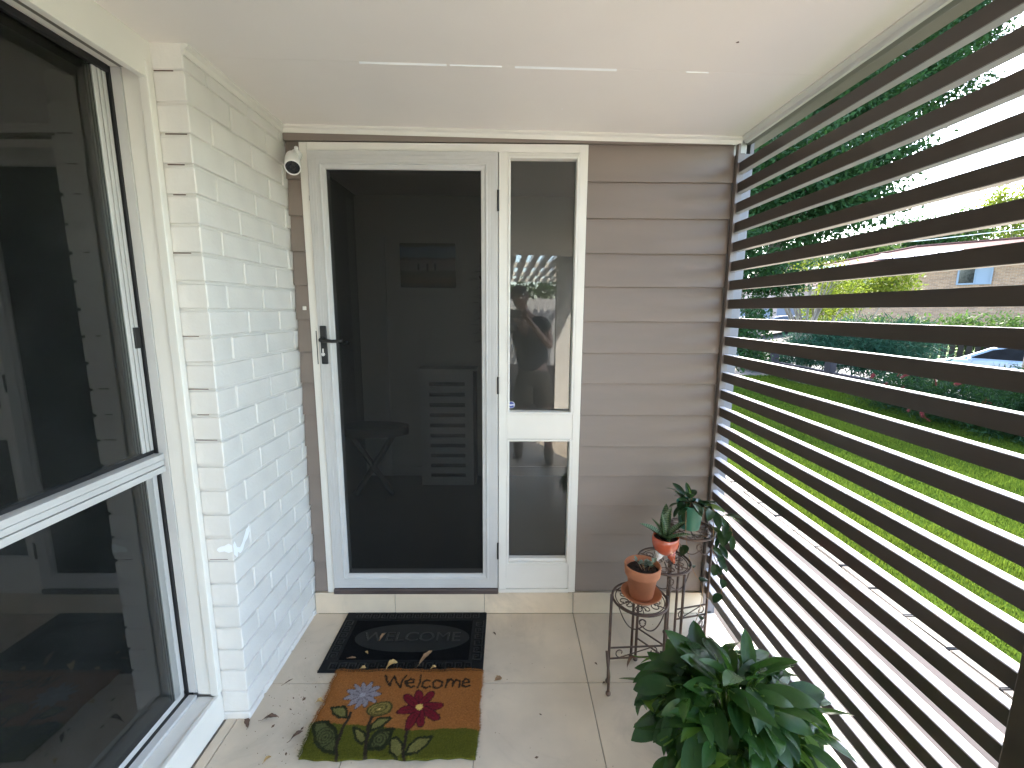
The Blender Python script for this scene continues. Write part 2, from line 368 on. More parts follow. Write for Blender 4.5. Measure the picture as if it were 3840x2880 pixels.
for k in range(-1, 27):
    z = Z0+PC*k
    mort.box(-1.046, -.9525, 1.4525, 2.058, z-.0045, z+.0045)
for k in range(-1, 26):
    A = (k % 2 == 1); z = Z0+PC*k
    for y in ([1.550,1.776,2.003] if A else [1.663,1.889]): mort.box(-1.047, -.9505, y-.0044, y+.0044, z+.0045, z+PC-.0045)
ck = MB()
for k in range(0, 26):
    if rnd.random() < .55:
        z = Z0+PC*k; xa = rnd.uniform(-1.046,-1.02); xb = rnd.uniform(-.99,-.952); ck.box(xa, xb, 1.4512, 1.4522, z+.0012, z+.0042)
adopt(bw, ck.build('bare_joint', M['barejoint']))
mo = mort.build('mortar', M['brickpaint']); adopt(bw, mo)
bk_ = MB().box(-1.17, -.953, 1.453, 2.06, 0, 2.3).build('wall_core', M['brickpaint']); adopt(bw, bk_)
def blob2d(pts, fn, mt, name, parent, th=.0008):
    b = MB(); b.v = [fn(u, v) for u, v in pts]; b.f = [tuple(range(len(pts)))]
    o = b.build(name, mt); adopt(parent, o); return o
blob2d([(-1.0,.672),(-.992,.664),(-.975,.668),(-.96,.662),(-.9465,.667),(-.9465,.690),(-.957,.697),(-.972,.689),(-.985,.686),(-.996,.68)], lambda u,v: (u,1.4438,v), M['patch'], 'paint_patch', bw)
blob2d([(1.446,.655),(1.462,.636),(1.468,.652),(1.482,.640),(1.497,.645),(1.512,.664),(1.53,.672),(1.546,.69),(1.545,.712),(1.527,.708),(1.512,.69),(1.497,.672),(1.482,.662),(1.466,.672),(1.455,.70),(1.446,.69)], lambda u,v: (-.9435,u,v), M['patch'], 'paint_patch', bw)

# ---- weatherboard wall
ww = thing('weatherboard_wall', 'taupe painted weatherboard wall around the screen door', 'wall', (.1,2.05,0))
zs = [2.193, 2.043, 1.893, 1.745, 1.601, 1.449, 1.305, 1.164, 1.015, .863, .717, .568, .42, .275, .118]
def board(xa, xb, z0, z1):
    b = MB(); yb = 2.0315; yt = 2.0465; t = 0.004
    b.add([(xa,yb,z0),(xb,yb,z0),(xb,yt,z1),(xa,yt,z1),(xa,2.06,z0),(xb,2.06,z0),(xb,2.06,z1),(xa,2.06,z1)],
          [(0,1,2,3),(7,6,5,4),(0,4,5,1),(1,5,6,2),(2,6,7,3),(3,7,4,0)])
    o = b.build('weatherboard', M['siding'], bevel=.0015); adopt(ww, o); return o
for i in range(len(zs)-1):
    board(.343, .969, zs[i+1]+.0005, zs[i]+.002); board(-.944, -.884, zs[i+1]+.0005, zs[i]+.002)
adopt(ww, MB().box(-.944, .969, 2.026, 2.06, 2.194, 2.30).build('top_board', M['siding'], bevel=.0015))
adopt(ww, MB().box(.341, 1.03, 2.061, 2.14, 0, 2.4).build('wall_lining', M['hallwall']),
      MB().box(-1.17, -.881, 2.061, 2.14, 0, 2.4).build('wall_lining', M['hallwall']), MB().box(-.881, .341, 2.061, 2.14, 2.192, 2.4).build('wall_lining', M['hallwall']))
# corner trims at the screen end of the wall
ct = thing('corner_trim', 'brown and pale corner trim strips where the weatherboards meet the screen', 'corner trim', (1.0,2.04,0))
adopt(ct, MB().box(.969, .9795, 2.006, 2.03, .113, 2.193).build('trim_strip', M['brownedge'], bevel=.001),
      MB().box(.9802, 1.046, 2.036, 2.06, .0, 2.162).build('corner_board', M['lightedge'], bevel=.002),
      MB().box(1.0465, 1.062, 2.06, 2.14, -.1, 2.3).build('return_board', M['lightedge']))

# ================================================================= ENTRY FRAME + SIDELIGHT
ef = thing('entry_frame', 'white timber door frame with narrow two pane sidelight', 'door frame', (-.27,2.05,.11))
FY0, FY1 = 2.0295, 2.11
def fr(name, *a, **k):
    o = MB().box(*a).build(name, M['trim'], bevel=.0015); adopt(ef, o); return o
fr('jamb', -.881,-.8475,FY0,FY1,.113,2.190); fr('mullion', -.0385,-.0005,FY0,FY1,.113,2.1562); fr('jamb', .3065,.341,FY0,FY1,.113,2.190)
fr('head', -.8474,.3064,FY0,FY1,2.1565,2.190)
fr('mid_rail', -.0003,.3063,FY0+.003,FY1,.900,1.020); fr('top_rail', -.0003,.3063,FY0+.0031,FY1,2.1455,2.1563); fr('bottom_rail', -.0003,.3063,FY0+.003,FY1,.134,.262)
fr('sill_strip', -.0383,.3063,FY0-.004,FY1,.113,.1325)
for (z0, z1, nm) in ((1.020, 2.145, 'upper'), (.262, .900, 'lower')):
    b = MB().ring(0.0, .306, z0, z1, [(0,-.002),(.003,-.004),(.009,-.004),(.012,.002),(.012,.036)], 'xz', FY0+.002)
    adopt(ef, b.build('glazing_bead', M['trim'], bevel=.0008))
    g = MB().box(.004,.302, FY0+.036, FY0+.040, z0+.004, z1-.004).build('pane', M['glass_side']); adopt(ef, g)
th_ = MB().box(-.8474, -.0388, 2.012, FY1, .1133, .1405).build('threshold', M['threshold'], bevel=.004); adopt(ef, th_)
# weathered sill inside the lower sidelight
adopt(ef, MB().box(.013,.293, FY0+.008, FY0+.035, .274, .292).build('inner_sill', M['trim'], bevel=.002))
adopt(ef, MB().box(-.8665,-.859, FY0-.0022, FY0+.002, 1.245, 1.412).build('strike_plate', M['trim'], bevel=.001),
      MB().box(-.859,-.8555, FY0-.0012, FY0+.002, 1.25, 1.40).build('strike_gap', M['black']))
# round corner of the frame: small bolt hole
adopt(ef, MB().box(-.8495,-.8465, FY0-.001, FY0+.003, 1.955, 1.975).build('bolt_hole', M['black']))

# ---- security sticker on the upper pane
st = thing('sticker', 'small blue octagonal security sticker at the bottom left of the upper sidelight pane', 'sticker', (.021,FY0+.0352,1.057))
b = MB(); q = .0165
for (r_, y_, nm, mt) in ((.0168,.0,'sticker_back',mat('sticker_white',(.75,.76,.78),.4,0)),(.0150,-.0006,'sticker_face',mat('sticker_blue',(.02,.05,.28),.35,.1))):
    b = MB(); b.v = [(.021+r_*math.cos(PI/8+k*PI/4), FY0+.0352+y_, 1.057+r_*math.sin(PI/8+k*PI/4)) for k in range(8)]; b.f = [tuple(range(8))]
    adopt(st, b.build(nm, mt))
def text_obj(name, body, size, loc, rot, mt, parent, extrude=.0003, sx=1, shear=0, bold=.0):
    cu = bpy.data.curves.new(name, 'FONT'); cu.body = body; cu.size = size; cu.align_x = 'CENTER'; cu.align_y = 'CENTER'; cu.extrude = extrude; cu.shear = shear; cu.offset = bold
    t = bpy.data.objects.new(name, cu); COL.objects.link(t); bpy.context.view_layer.update()
    me = bpy.data.meshes.new_from_object(t.evaluated_get(bpy.context.evaluated_depsgraph_get())); bpy.data.objects.remove(t)
    me.transform(Matrix.Translation(Vector(loc)) @ Euler(rot).to_matrix().to_4x4() @ Matrix.Diagonal((sx,1,1,1)))
    me.materials.clear(); o = link(name, me, mt); adopt(parent, o); return o
text_obj('sticker_letters', 'ADT', .0125, (.021,FY0+.0343,1.0565), (PI/2,0,0), mat('sticker_letter_white',(.8,.8,.82),.4,0), st, .0001, 1.0, .25, .0004)

# ================================================================= SCREEN DOOR
sdv = thing('screen_door', 'closed aluminium security screen door with dark mesh and black lever', 'screen door', (-.443,2.04,.144))
DY = 2.018
adopt(sdv, MB().ring(-.8445,-.0418,.1445,2.1545, [(0,.05),(0,.001),(.0012,0),(.030,0),(.031,.001),(.033,.0),(.046,0),(.048,-.0035),(.053,-.0035),(.056,.0015),(.060,.0025),(.071,.004),(.0735,.009),(.0735,.05)],'xz',DY).build('door_leaf', M['alu'], bevel=.0006))
# narrow raised ridge of the second bead
adopt(sdv, MB().ring(-.8445+.016,-.0418-.016,.1445+.016,2.1545-.016, [(0,.0004),(0.0004,-.0009),(.0018,-.0009),(.0022,.0004)],'xz',DY).build('ridge', M['alu']))
adopt(sdv, MB().box(-.772,-.114, DY+.012, DY+.0128, .217, 2.082).build('mesh_panel', M['mesh']))
for z0, z1 in ((1.915,2.002),(1.118,1.197),(.301,.385)):
    h = MB().tube([(-.0412,DY-.003,z0),(-.0412,DY-.003,z1)], .0048, 10).box(-.045,-.0375,DY,DY+.004,z0+.004,z1-.004).build('hinge', M['black']); adopt(sdv, h)
hp = MB().box(-.834,-.8045, DY-.008, DY, 1.252, 1.424).build('handle_plate', M['black'], bevel=.004); adopt(sdv, hp)
lv = MB().tube([(-.823,DY-.008,1.362),(-.823,DY-.030,1.362)], .0095, 14).tube([(-.823,DY-.034,1.362),(-.800,DY-.036,1.360),(-.770,DY-.038,1.357),(-.742,DY-.037,1.358),(-.725,DY-.036,1.360)], [.0085,.0085,.0075,.0075,.008], 12).build('lever', M['black'], smooth=True); adopt(sdv, lv)
lv2 = MB().tube([(-.775,DY+.035,1.352),(-.745,DY+.036,1.344),(-.722,DY+.036,1.345)], .0075, 10).build('inner_lever', M['black'], smooth=True); adopt(sdv, lv2)
lk = MB().tube([(-.8225,DY-.0075,1.297),(-.8225,DY-.014,1.297)], .0088, 16).box(-.8265,-.8185,DY-.0125,DY-.006,1.300,1.323).build('lock_cylinder', M['chrome'], bevel=.0015); adopt(sdv, lk)

# ================================================================= SECURITY CAMERA
scam = thing('security_camera', 'white bullet security camera mounted high left of the door frame', 'security camera', (-.885,1.99,2.11))
front = Vector((-.856,1.905,2.050)); back = Vector((-.889,1.985,2.118)); ax = (front-back).normalized()
q = ax.to_track_quat('Z','Y').to_matrix().to_4x4()
L_ = (front-back).length
bodyb = MB().lathe([(.0001,-.006),(.018,-.004),(.0255,.006),(.0285,.03),(.0300,L_*.6),(.0305,L_-.004),(.0295,L_),(.0272,L_),(.0268,L_-.008)], (0,0,0), 32)
bo = bodyb.build('camera_body', M['screenplastic'], smooth=True); bo.data.transform(Matrix.Translation(back) @ q); adopt(scam, bo)
fo = MB().lathe([(.0268,L_-.007),(.020,L_-.0065),(.0001,L_-.006)], (0,0,0), 32).build('lens_face', M['darkglass']); fo.data.transform(Matrix.Translation(back) @ q); adopt(scam, fo)
le = MB().lathe([(.0095,L_-.0063),(.0085,L_-.0035),(.006,L_-.0045),(.0001,L_-.0035)], (0,0,0), 20).build('lens', M['black'], smooth=True); le.data.transform(Matrix.Translation(back) @ q); adopt(scam, le)
mt_ = MB().tube([(-.889,2.030,2.135),(-.889,2.012,2.137),(-.887,1.998,2.130)], [.022,.018,.012], 18).tube([(-.872,1.985,2.152),(-.880,2.005,2.142),(-.887,2.028,2.136)], .008, 12).build('wall_mount', M['screenplastic'], smooth=True); adopt(scam, mt_)
ws = MB().box(-.911,-.896, 2.0285, 2.0365, 1.492, 1.509).build('wall_marker', M['trim'], bevel=.002)
tag(ws, 'tiny white adhesive square on the narrow weatherboards left of the door', 'marker')

# ================================================================= BIG WINDOW (left)
wi = thing('large_window', 'large aluminium framed window in a white timber surround at left', 'window', (-1.13,.4,.1))
WY = 1.4255
def wb(name, mt, *a, bevel=.0012):
    o = MB().box(*a).build(name, M[mt], bevel=bevel); adopt(wi, o); return o
wb('architrave','trim', -1.062,-1.034, WY-.006, 1.4445, .119, 2.1985, bevel=.003)
wb('reveal_board','trim', -1.112,-1.0622, WY+.002, 1.4445, .119, 2.1985, bevel=.002)
wb('aluminium_jamb','alu', -1.1405,-1.1122, WY-.003, 1.4445, .132, 2.1775)
wb('sill_nose','trim', -1.052,-1.0335, -1.2, WY+.012, .094, .1185, bevel=.004)
wb('sill_board','trim', -1.112,-1.0522, -1.2, WY+.001, .088, .1115)
wb('sill_track','alu', -1.1405,-1.1122, -1.2, WY-.0035, .088, .124)
wb('skirting','trim', -1.06,-1.0365, -1.2, 1.4445, 0.002, .0938, bevel=.002)
wb('fascia','trim', -1.060,-1.0375, -1.2, 1.462, 2.150, 2.30, bevel=.002)
wb('soffit_board','trim', -1.1405,-1.0602, -1.2, 1.4445, 2.178, 2.30)
wb('soffit_strip','beam', -1.110,-1.075, -1.2, WY-.008, 2.1735, 2.1778)
# black channel, transom, glass
wb('gasket','rubber', -1.1515,-1.1407, WY-.006, 1.4445, .10, 2.178)
wb('gasket','rubber', -1.158,-1.1407, -1.2, WY-.0062, 2.160, 2.178)
wb('gasket','rubber', -1.158,-1.1407, -1.2, WY-.0062, .10, .126)
for z0, z1, xo in ((1.008,1.0275,-1.1205),(.9885,1.0055,-1.124),(.967,.9865,-1.1205)):
    wb('transom_bar','alu', -1.168, xo, -1.2, WY-.0045, z0, z1)
wb('transom_core','rubber', -1.167,-1.1285, -1.2, WY-.006, .969, 1.026)
wb('lower_track','alu', -1.172,-1.1505, -1.2, WY-.011, .1265, .146)
wb('upper_track','rubber', -1.170,-1.150, -1.2, WY-.011, 1.028, 1.040)
g1 = MB().box(-1.156,-1.152,-1.2,1.3725,1.028,2.1595).build('upper_pane', M['glass']); g2 = MB().box(-1.156,-1.152,-1.2,1.3725,.1465,.966).build('lower_pane', M['glass']); adopt(wi, g1, g2)
for ya, yb in ((1.3725,1.3855),(1.3895,1.4005),(1.4045,1.4165)):
    wb('sash_stile','alu', -1.160,-1.1492, ya, yb, 1.041, 2.1595)
wb('sash_back','black', -1.17,-1.1545, 1.372, 1.4445, .127, 2.178)
wb('sash_latch','black', -1.158,-1.1455, 1.395, 1.418, 1.372, 1.437)
wb('lower_stile','alu_dull', -1.160,-1.1495, 1.3725, 1.396, .1465, .966)
wb('lower_stile','alu', -1.160,-1.1505, 1.3985, 1.4165, .1465, .966)
pm = MB().box(-1.285,-1.262,-1.4,1.435,2.147,2.225).build('reflection_board', M['trim'], bevel=.002); tag(pm, 'added white board inside the top of the large window, standing in for the fascia reflection', 'reflection_board')  # added board that imitates the fascia's bright reflection in the glass
# wall behind the camera on the left, lengthened unseen to block light from behind
lw = MB().box(-1.3,-1.036,-9,-1.203,-.2,2.7).build('side_wall_blocker', M['brickpaint']); tag(lw, 'painted side wall of the porch behind the large window, lengthened out of view to block light', 'wall')

# ================================================================= SLAT SCREEN (right)
ss = thing('slat_screen', 'dark brown horizontal slat privacy screen along the right side', 'screen', (.99,1.4,0))
ys0, ys1 = .742, 2.034
me = None
for k in range(25):
    zt = 2.118 - .0813*k
    b = MB().box(.978, 1.008, ys0, ys1, zt-.0405, zt)
    if me is None:
        bm = bmesh.new(); m0 = b.mesh('slat'); bm.from_mesh(m0)
        bmesh.ops.bevel(bm, geom=list(bm.edges), offset=.0012, segments=2, affect='EDGES'); bm.to_mesh(m0); bm.free()
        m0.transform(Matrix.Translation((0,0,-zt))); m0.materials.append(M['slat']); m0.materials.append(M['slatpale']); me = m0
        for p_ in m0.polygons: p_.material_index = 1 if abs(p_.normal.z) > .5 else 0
    o = link('slat', me); o.location = (rnd.uniform(-.0006,.0006), 0, zt); adopt(ss, o)
adopt(ss, MB().box(.972, 1.034, .650, .7415, 0.001, 2.24).build('post', M['slat'], bevel=.002),
      MB().box(.983, 1.006, 2.022, 2.0355, .05, 2.16).build('end_batten', M['brownedge'], bevel=.001))

# ================================================================= DOOR MATS
def rubber_mat():
    X0, X1, Y0, Y1 = 0, .69, 0, .378; t = .006
    root = thing('rubber_doormat', 'black rubber doormat with raised key border, under fallen leaves', 'doormat', (-.786,1.652,0))
    b = MB().box(X0,X1,Y0,Y1,.0008,t).build('mat_base', M['matrubber'], bevel=.003)
    b.data.transform(Matrix.Translation(root.location)); adopt(root, b)
    k = MB(); h = t+.0028; w = .0052
    def bar(xa, xb, ya, yb): k.box(min(xa,xb), max(xa,xb), min(ya,yb), max(ya,yb), t-.001, h)
    def key(cx, cy, ux, uy, s):     # one Greek key unit, local axes u (along), v (inwards)
        vx, vy = -uy, ux
        def seg(a, b_, c, d):
            pa = (cx+ux*a+vx*b_, cy+uy*a+vy*b_); pb = (cx+ux*c+vx*d, cy+uy*c+vy*d)
            bar(min(pa[0],pb[0])-w/2, max(pa[0],pb[0])+w/2, min(pa[1],pb[1])-w/2, max(pa[1],pb[1])+w/2)
        seg(0,0,0,s); seg(0,s,s*.78,s); seg(s*.78,s,s*.78,s*.36); seg(s*.78,s*.36,s*.4,s*.36); seg(s*.4,s*.36,s*.4,s*.62); seg(0,0,s*1.12,0)
    s = .034; pitch = s*1.2
    n = int((X1-.05)/pitch); off = (X1-n*pitch)/2
    for i in range(n):
        key(off+i*pitch, .013, 1, 0, s); key(X1-off-i*pitch, Y1-.013, -1, 0, s)
    n = int((Y1-.12)/pitch); off = (Y1-n*pitch)/2
    for i in range(n):
        key(X1-.013, off+i*pitch, 0, 1, s); key(.013, Y1-off-i*pitch, 0, -1, s)
    kb = k.build('key_border', mat('mat_key_rubber',(.012,.0125,.0125),.42,.15,40,.2,250,dist=.001,spec=.4)); kb['kind'] = 'stuff'; kb.data.transform(Matrix.Translation(root.location)); adopt(root, kb)
    ed = MB(); z = t-.001
    for (i, hh) in ((.003,.0022),(.058,.0025)):
        ed.ring(X0+i, X1-i, Y0+i, Y1-i, [(0,0),(.001,hh),(.005,hh),(.006,0)], 'xz', 0)
    # ring() builds in xz; turn to lie flat
    for i, v in enumerate(ed.v): ed.v[i] = (v[0], v[2], z+v[1])
    eo = ed.build('rib', M['matrubber']); eo.data.transform(Matrix.Translation(root.location)); adopt(root, eo)
    fl = MB().box(.066,X1-.066,.066,Y1-.066,t-.001,t+.0012).build('pile_field', M['matpile']); fl.data.transform(Matrix.Translation(root.location)); adopt(root, fl)
    ov = MB(); n = 48; cx, cy = X1/2+.01, Y1/2+.008
    ov.v = [(cx+.262*math.copysign(abs(math.cos(a))**.9, math.cos(a)), cy+.088*math.sin(a), zz) for zz in (t, t+.0032) for a in [2*PI*i/n for i in range(n)]]
    ov.f = [tuple(range(n, 2*n))]+[(i,(i+1) % n,n+(i+1) % n,n+i) for i in range(n)]
    oo = ov.build('oval_panel', mat('mat_oval_rubber',(.012,.0125,.012),.6,.15,40,.2,250,dist=.001,spec=.25)); oo.data.transform(Matrix.Translation(root.location)); adopt(root, oo)
    text_obj('raised_letters', 'WELCOME', .082, (root.location.x+cx, root.location.y+cy, t+.0045), (0,0,0), M['black'], root, .0014, 1.12, 0, 0)
rubber_mat()

def coir_mat():
    W, H = .602, .372; t = .014
    root = thing('coir_doormat', 'orange and green coir doormat with flowers and the word Welcome', 'doormat', (-.70,1.285,0))
    S = {'W':[(208,341),(239,284),(246,333),(280,280),(293,341)],'e1':[(304,301),(326,303),(323,316),(309,321),(298,308),(305,289),(322,280),(334,286)],
    'l':[(351,345),(349,281)],'c':[(390,313),(375,321),(362,310),(366,289),(383,280),(397,286)],'o':[(417,321),(404,307),(409,286),(426,280),(442,288),(440,310),(417,321)],
    'm':[(460,319),(461,280),(460,302),(470,318),(483,312),(488,283),(487,304),(498,317),(510,310),(515,281)],'e2':[(526,299),(549,300),(546,313),(533,319),(522,307),(525,288),(541,279),(556,285)]}
    G = {'s1':[(125,173),(122,120),(116,77),(117,37),(130,0)],'s2':[(207,150),(211,98),(216,56),(219,17),(224,0)],'s3':[(347,106),(351,56),(356,17),(362,0)],
    'A':[(13,124),(53,133),(93,103),(117,49),(114,18),(81,22),(40,55),(17,92),(13,124)],'B':[(42,192),(86,198),(107,178),(115,151),(87,151),(60,169),(42,192)],
    'C':[(160,111),(198,89),(215,61),(200,47),(175,65),(162,94),(160,111)],'D':[(280,145),(234,141),(220,119),(220,93),(259,106),(280,145)],
    'E':[(296,102),(248,89),(230,60),(229,25),(267,25),(290,48),(296,102)],'F':[(337,0),(309,17),(295,60),(315,68),(343,48),(356,24)],'Gg':[(366,13),(367,44),(392,68),(442,76),(427,43),(402,16),(366,13)]}
    tips = [(356,270),(416,262),(463,200),(455,142),(391,113),(342,103),(297,168),(307,243)]
    def dpoly(X, Y, pts):
        d = np.full(X.shape, 1e9)
        for (x0,y0),(x1,y1) in zip(pts[:-1], pts[1:]):
            vx, vy = x1-x0, y1-y0; l2 = vx*vx+vy*vy+1e-9
            tt = np.clip(((X-x0)*vx+(Y-y0)*vy)/l2, 0, 1); d = np.minimum(d, np.hypot(X-x0-tt*vx, Y-y0-tt*vy))
        return d
    def inside(X, Y, pts):
        c = np.zeros(X.shape, bool)
        for (x0,y0),(x1,y1) in zip(pts, pts[1:]+pts[:1]):
            cond = ((y0 > Y) != (y1 > Y)); xi = (x1-x0)*(Y-y0)/((y1-y0)+1e-9)+x0; c ^= cond & (X < xi)
        return c
    def colour(x, y):
        X, Y = x*1000., y*1000.
        jit = nr.normal(0, 1.3, X.shape); X = X+jit; Y = Y+nr.normal(0, 1.3, X.shape)
        c = np.empty(X.shape+(3,)); c[:] = (.27,.105,.028)
        hz = np.interp(X, [8,136,323,608], [129,124,101,100])
        c[Y < hz] = (.078,.078,.010)
        def put(m, col): c[m] = col
        for k in ('A','E'): put(inside(X,Y,G[k]), (.075,.08,.028))
        for k in ('B','C','D','F','Gg'): put(inside(X,Y,G[k]), (.15,.135,.04))
        for k in ('A','B','C','D','E','F','Gg'): put(dpoly(X,Y,G[k]) < (6.5 if k in ('A','E') else 4.5), (.022,.024,.010))
        for k in ('A','E'):
            cx = np.mean([p[0] for p in G[k][:-1]]); cy = np.mean([p[1] for p in G[k][:-1]])
            rr = np.hypot((X-cx), (Y-cy)*.9); put((rr < 38) & (np.sin(rr*.62) > .35), (.03,.032,.013))
        for k, w in (('s1',5.5),('s2',6),('s3',5.5)): put(dpoly(X,Y,G[k]) < w, (.030,.022,.014))
        # rose with a spiral
        cx, cy = 226, 182; ex, ey = 46, 31; rr = np.hypot((X-cx)/ex, (Y-cy)/ey); an = np.arctan2((Y-cy)/ey, (X-cx)/ex)
        put(rr < 1.0, (.20,.155,.04)); put((rr < 1.05) & (rr > .86), (.06,.05,.015)); put((rr < .8) & (np.abs(np.mod(rr*3-an/(2*PI), 1)-.5) < .17), (.07,.058,.018)); put(rr < .12, (.55,.36,.12))
        # grey lilac flower
        cx, cy = 141, 250; an = np.arctan2(Y-cy, X-cx); rr = np.hypot((X-cx)/1.0, (Y-cy)/.86); lim = 58+13*np.cos(11*an)
        put(rr < lim+4, (.05,.035,.03)); put(rr < lim, (.24,.21,.22)); put((rr < lim-6) & (np.cos(11*an+PI) > .82), (.10,.08,.09)); put((rr < 12), (.30,.28,.30))
        # crimson flower with eight petals
        cx, cy = 375, 195
        for (tx, ty) in tips:
            L = math.hypot(tx-cx, ty-cy); ux, uy = (tx-cx)/L, (ty-cy)/L; u = ((X-cx)*ux+(Y-cy)*uy)/L; v = np.abs(-(X-cx)*uy+(Y-cy)*ux)
            w = 23*np.sqrt(np.clip(u, 0, 1))*np.sqrt(np.clip(1.06-u, 0, 1))*1.55
            m = (u > 0) & (u < 1.06)
            put(m & (v < w), (.055,.010,.012)); put(m & (v < w-4) & (u < .97), (.14,.012,.018)); put(m & (v < 1.6) & (u > .25) & (u < .8), (.075,.012,.014))
        put(np.hypot(X-cx, Y-cy) < 13, (.55,.36,.10))
        for k in ('W','e1','l','c','o','m','e2'): put(dpoly(X,Y,S[k]) < 4.2, (.028,.018,.010))
        return c*(1+nr.normal(0, .13, X.shape))[..., None].clip(.5, 1.5)
    def warp(x, y):    # worn, slightly uneven edges
        ex = .0035*np.sin(y*31+1)+.002*np.sin(y*97); ey = .003*np.sin(x*23+2)+.0018*np.sin(x*83)
        return x+ex*np.where(x < W/2, 1, -.7), y+ey
    nx, ny = 240, 150
    gx, gy = np.meshgrid(np.linspace(0, W, nx+1), np.linspace(0, H, ny+1)); rd = .012
    # rounded corners
    px, py = warp(gx, gy)
    edge = np.minimum.reduce([gx, W-gx, gy, H-gy]); z = t-.009*np.exp(-edge/.006)+nr.normal(0, .0005, gx.shape); z[edge < 1e-6] = .001
    v = np.stack([px.ravel()-.70, py.ravel()+1.285, z.ravel()], 1)
    idx = np.arange((nx+1)*(ny+1)).reshape(ny+1, nx+1)
    f = np.stack([idx[:-1,:-1].ravel(), idx[:-1,1:].ravel(), idx[1:,1:].ravel(), idx[1:,:-1].ravel()], 1)
    me = bpy.data.meshes.new('mat_base'); me.from_pydata(v.tolist(), [], f.tolist()); me.update()
    ca = me.color_attributes.new('col', 'FLOAT_COLOR', 'POINT'); c = colour(gx.ravel(), gy.ravel()); ca.data.foreach_set('color', np.concatenate([c, np.ones((len(c),1))], 1).ravel())
    mm = attr_mat('coir_print'); adopt(root, link('mat_base', me, mm))
    # fibres standing out of the pile
    n = 52000; x = nr.uniform(.001, W-.001, n); y = nr.uniform(.001, H-.001, n)
    k = nr.rand(n) < .10; side = nr.randint(0, 4, n)
    x = np.where(k & (side == 0), nr.uniform(-.0015,.004,n), x); x = np.where(k & (side == 1), W-nr.uniform(-.0015,.004,n), x)
    y = np.where(k & (side == 2), nr.uniform(-.0015,.004,n), y); y = np.where(k & (side == 3), H-nr.uniform(-.0015,.004,n), y)
    c = colour(x, y)*(nr.uniform(.7, 1.35, n))[:, None]; wx, wy = warp(x, y)
    base = np.stack([wx-.70, wy+1.285, np.full(n, t-.002)], 1); ln = nr.uniform(.003, .0075, n)
    an = nr.uniform(0, 2*PI, n); lean = nr.uniform(0, .8, n); out = np.where(k, 1.2, 0)
    ox = np.where(side == 0, -1, np.where(side == 1, 1, 0))*out; oy = np.where(side == 2, -1, np.where(side == 3, 1, 0))*out
    tipv = base+np.stack([ln*(np.cos(an)*lean+ox), ln*(np.sin(an)*lean+oy), ln*np.where(k, .1, .9)], 1)
    w = np.stack([-np.sin(an), np.cos(an), np.zeros(n)], 1)*.00055
    v = np.stack([base-w, base+w, tipv], 1).reshape(-1, 3); f = np.arange(3*n).reshape(-1, 3)
    me = bpy.data.meshes.new('coir_fibre'); me.from_pydata(v.tolist(), [], f.tolist()); me.update()
    ca = me.color_attributes.new('col', 'FLOAT_COLOR', 'POINT'); cc = np.repeat(c, 3, 0); ca.data.foreach_set('color', np.concatenate([cc, np.ones((len(cc),1))], 1).ravel())
    fo = link('coir_fibre', me, attr_mat('coir_fibre_dye', mul=.1)); adopt(root, fo); fo['kind'] = 'stuff'
coir_mat()

# ---- fallen leaves, each its own thing
def dry_leaf(x, y, z, L, W, rz, mt, label, curl=.25, twist=.3, grp='fallen dry leaves'):
    n = 8; b = MB()
    for i in range(n+1):
        s = i/n; hw = W/2*math.sin(PI*min(1, s*.93+.05))**.8*(1+.18*math.sin(i*2.3+x*40)); cz_ = curl*L*(math.sin(PI*s)*.6+.2*math.sin(3*s+y*30)); tw = twist*(s-.5)*2
        for sd in (-1, 0, 1):
            b.v.append((s*L-L/2, sd*hw*math.cos(tw), cz_+abs(sd)*hw*.45+sd*hw*math.sin(tw)+.001))
    for i in range(n):
        for k in (0, 1): b.f.append((i*3+k, (i+1)*3+k, (i+1)*3+k+1, i*3+k+1))
    b.tube([(-L/2-L*.16,0.001,.001),(-L/2,0,.002)], .0007, 5)
    o = b.build('dry_leaf', M[mt], smooth=True); zmin = min(v.co.z for v in o.data.vertices)
    o.data.transform(Matrix.Translation((0,0,-zmin))); o.location = (x, y, z); o.rotation_euler = (0,0,rz)
    tag(o, label, 'leaf', grp)
mz = .0095
dry_leaf(-.567,1.848,mz+.001,.042,.014,1.2,'litter_tan','small tan leaf on the black mat beside the first letters')
dry_leaf(-.346,1.727,mz,.090,.020,1.1,'litter_tan','long brown curled leaf on the right half of the black mat',.12)
dry_leaf(-.482,1.680,mz,.055,.026,.8,'litter_yellow','bright yellow folded leaf at the front edge of the black mat',.3,.8)
dry_leaf(-.599,1.668,mz,.024,.016,.2,'litter_yellow','stubby pale yellow leaf fragment at the front left of the black mat',.15)
dry_leaf(-.612,1.757,mz,.020,.010,2.4,'litter_yellow','tiny cream petal on the left of the black mat',.2)
dry_leaf(-.665,1.725,mz,.034,.010,.1,'litter_tan','flat tan leaf scrap near the left key border of the black mat',.05)
dry_leaf(-.302,1.662,.017,.022,.014,.4,'litter_yellow','pale leaf bit caught at the top edge of the coir mat',.2)
dry_leaf(-.742,1.372,0,.050,.014,.9,'litter','reddish brown curled leaf left of the coir mat',.35,1.2)
dry_leaf(-.716,1.512,0,.028,.020,.3,'litter_yellow','crumpled tan leaf touching the left edge of the coir mat',.4)
dry_leaf(-.872,1.441,0,.058,.016,.25,'litter','dark brown leaf lying at the foot of the brick wall',.22,.9)
dry_leaf(-.945,1.425,0,.040,.018,2.2,'litter','dark leaf wedged in the corner by the window skirting',.25)
dry_leaf(-.885,1.610,0,.040,.006,.85,'litter','thin dark twig like leaf near the brick wall, left of the mats',.05)
dry_leaf(-.80,1.29,0,.026,.012,1.0,'litter_yellow','small orange leaf on the tiles at the lower left, beyond the coir mat corner',.3)
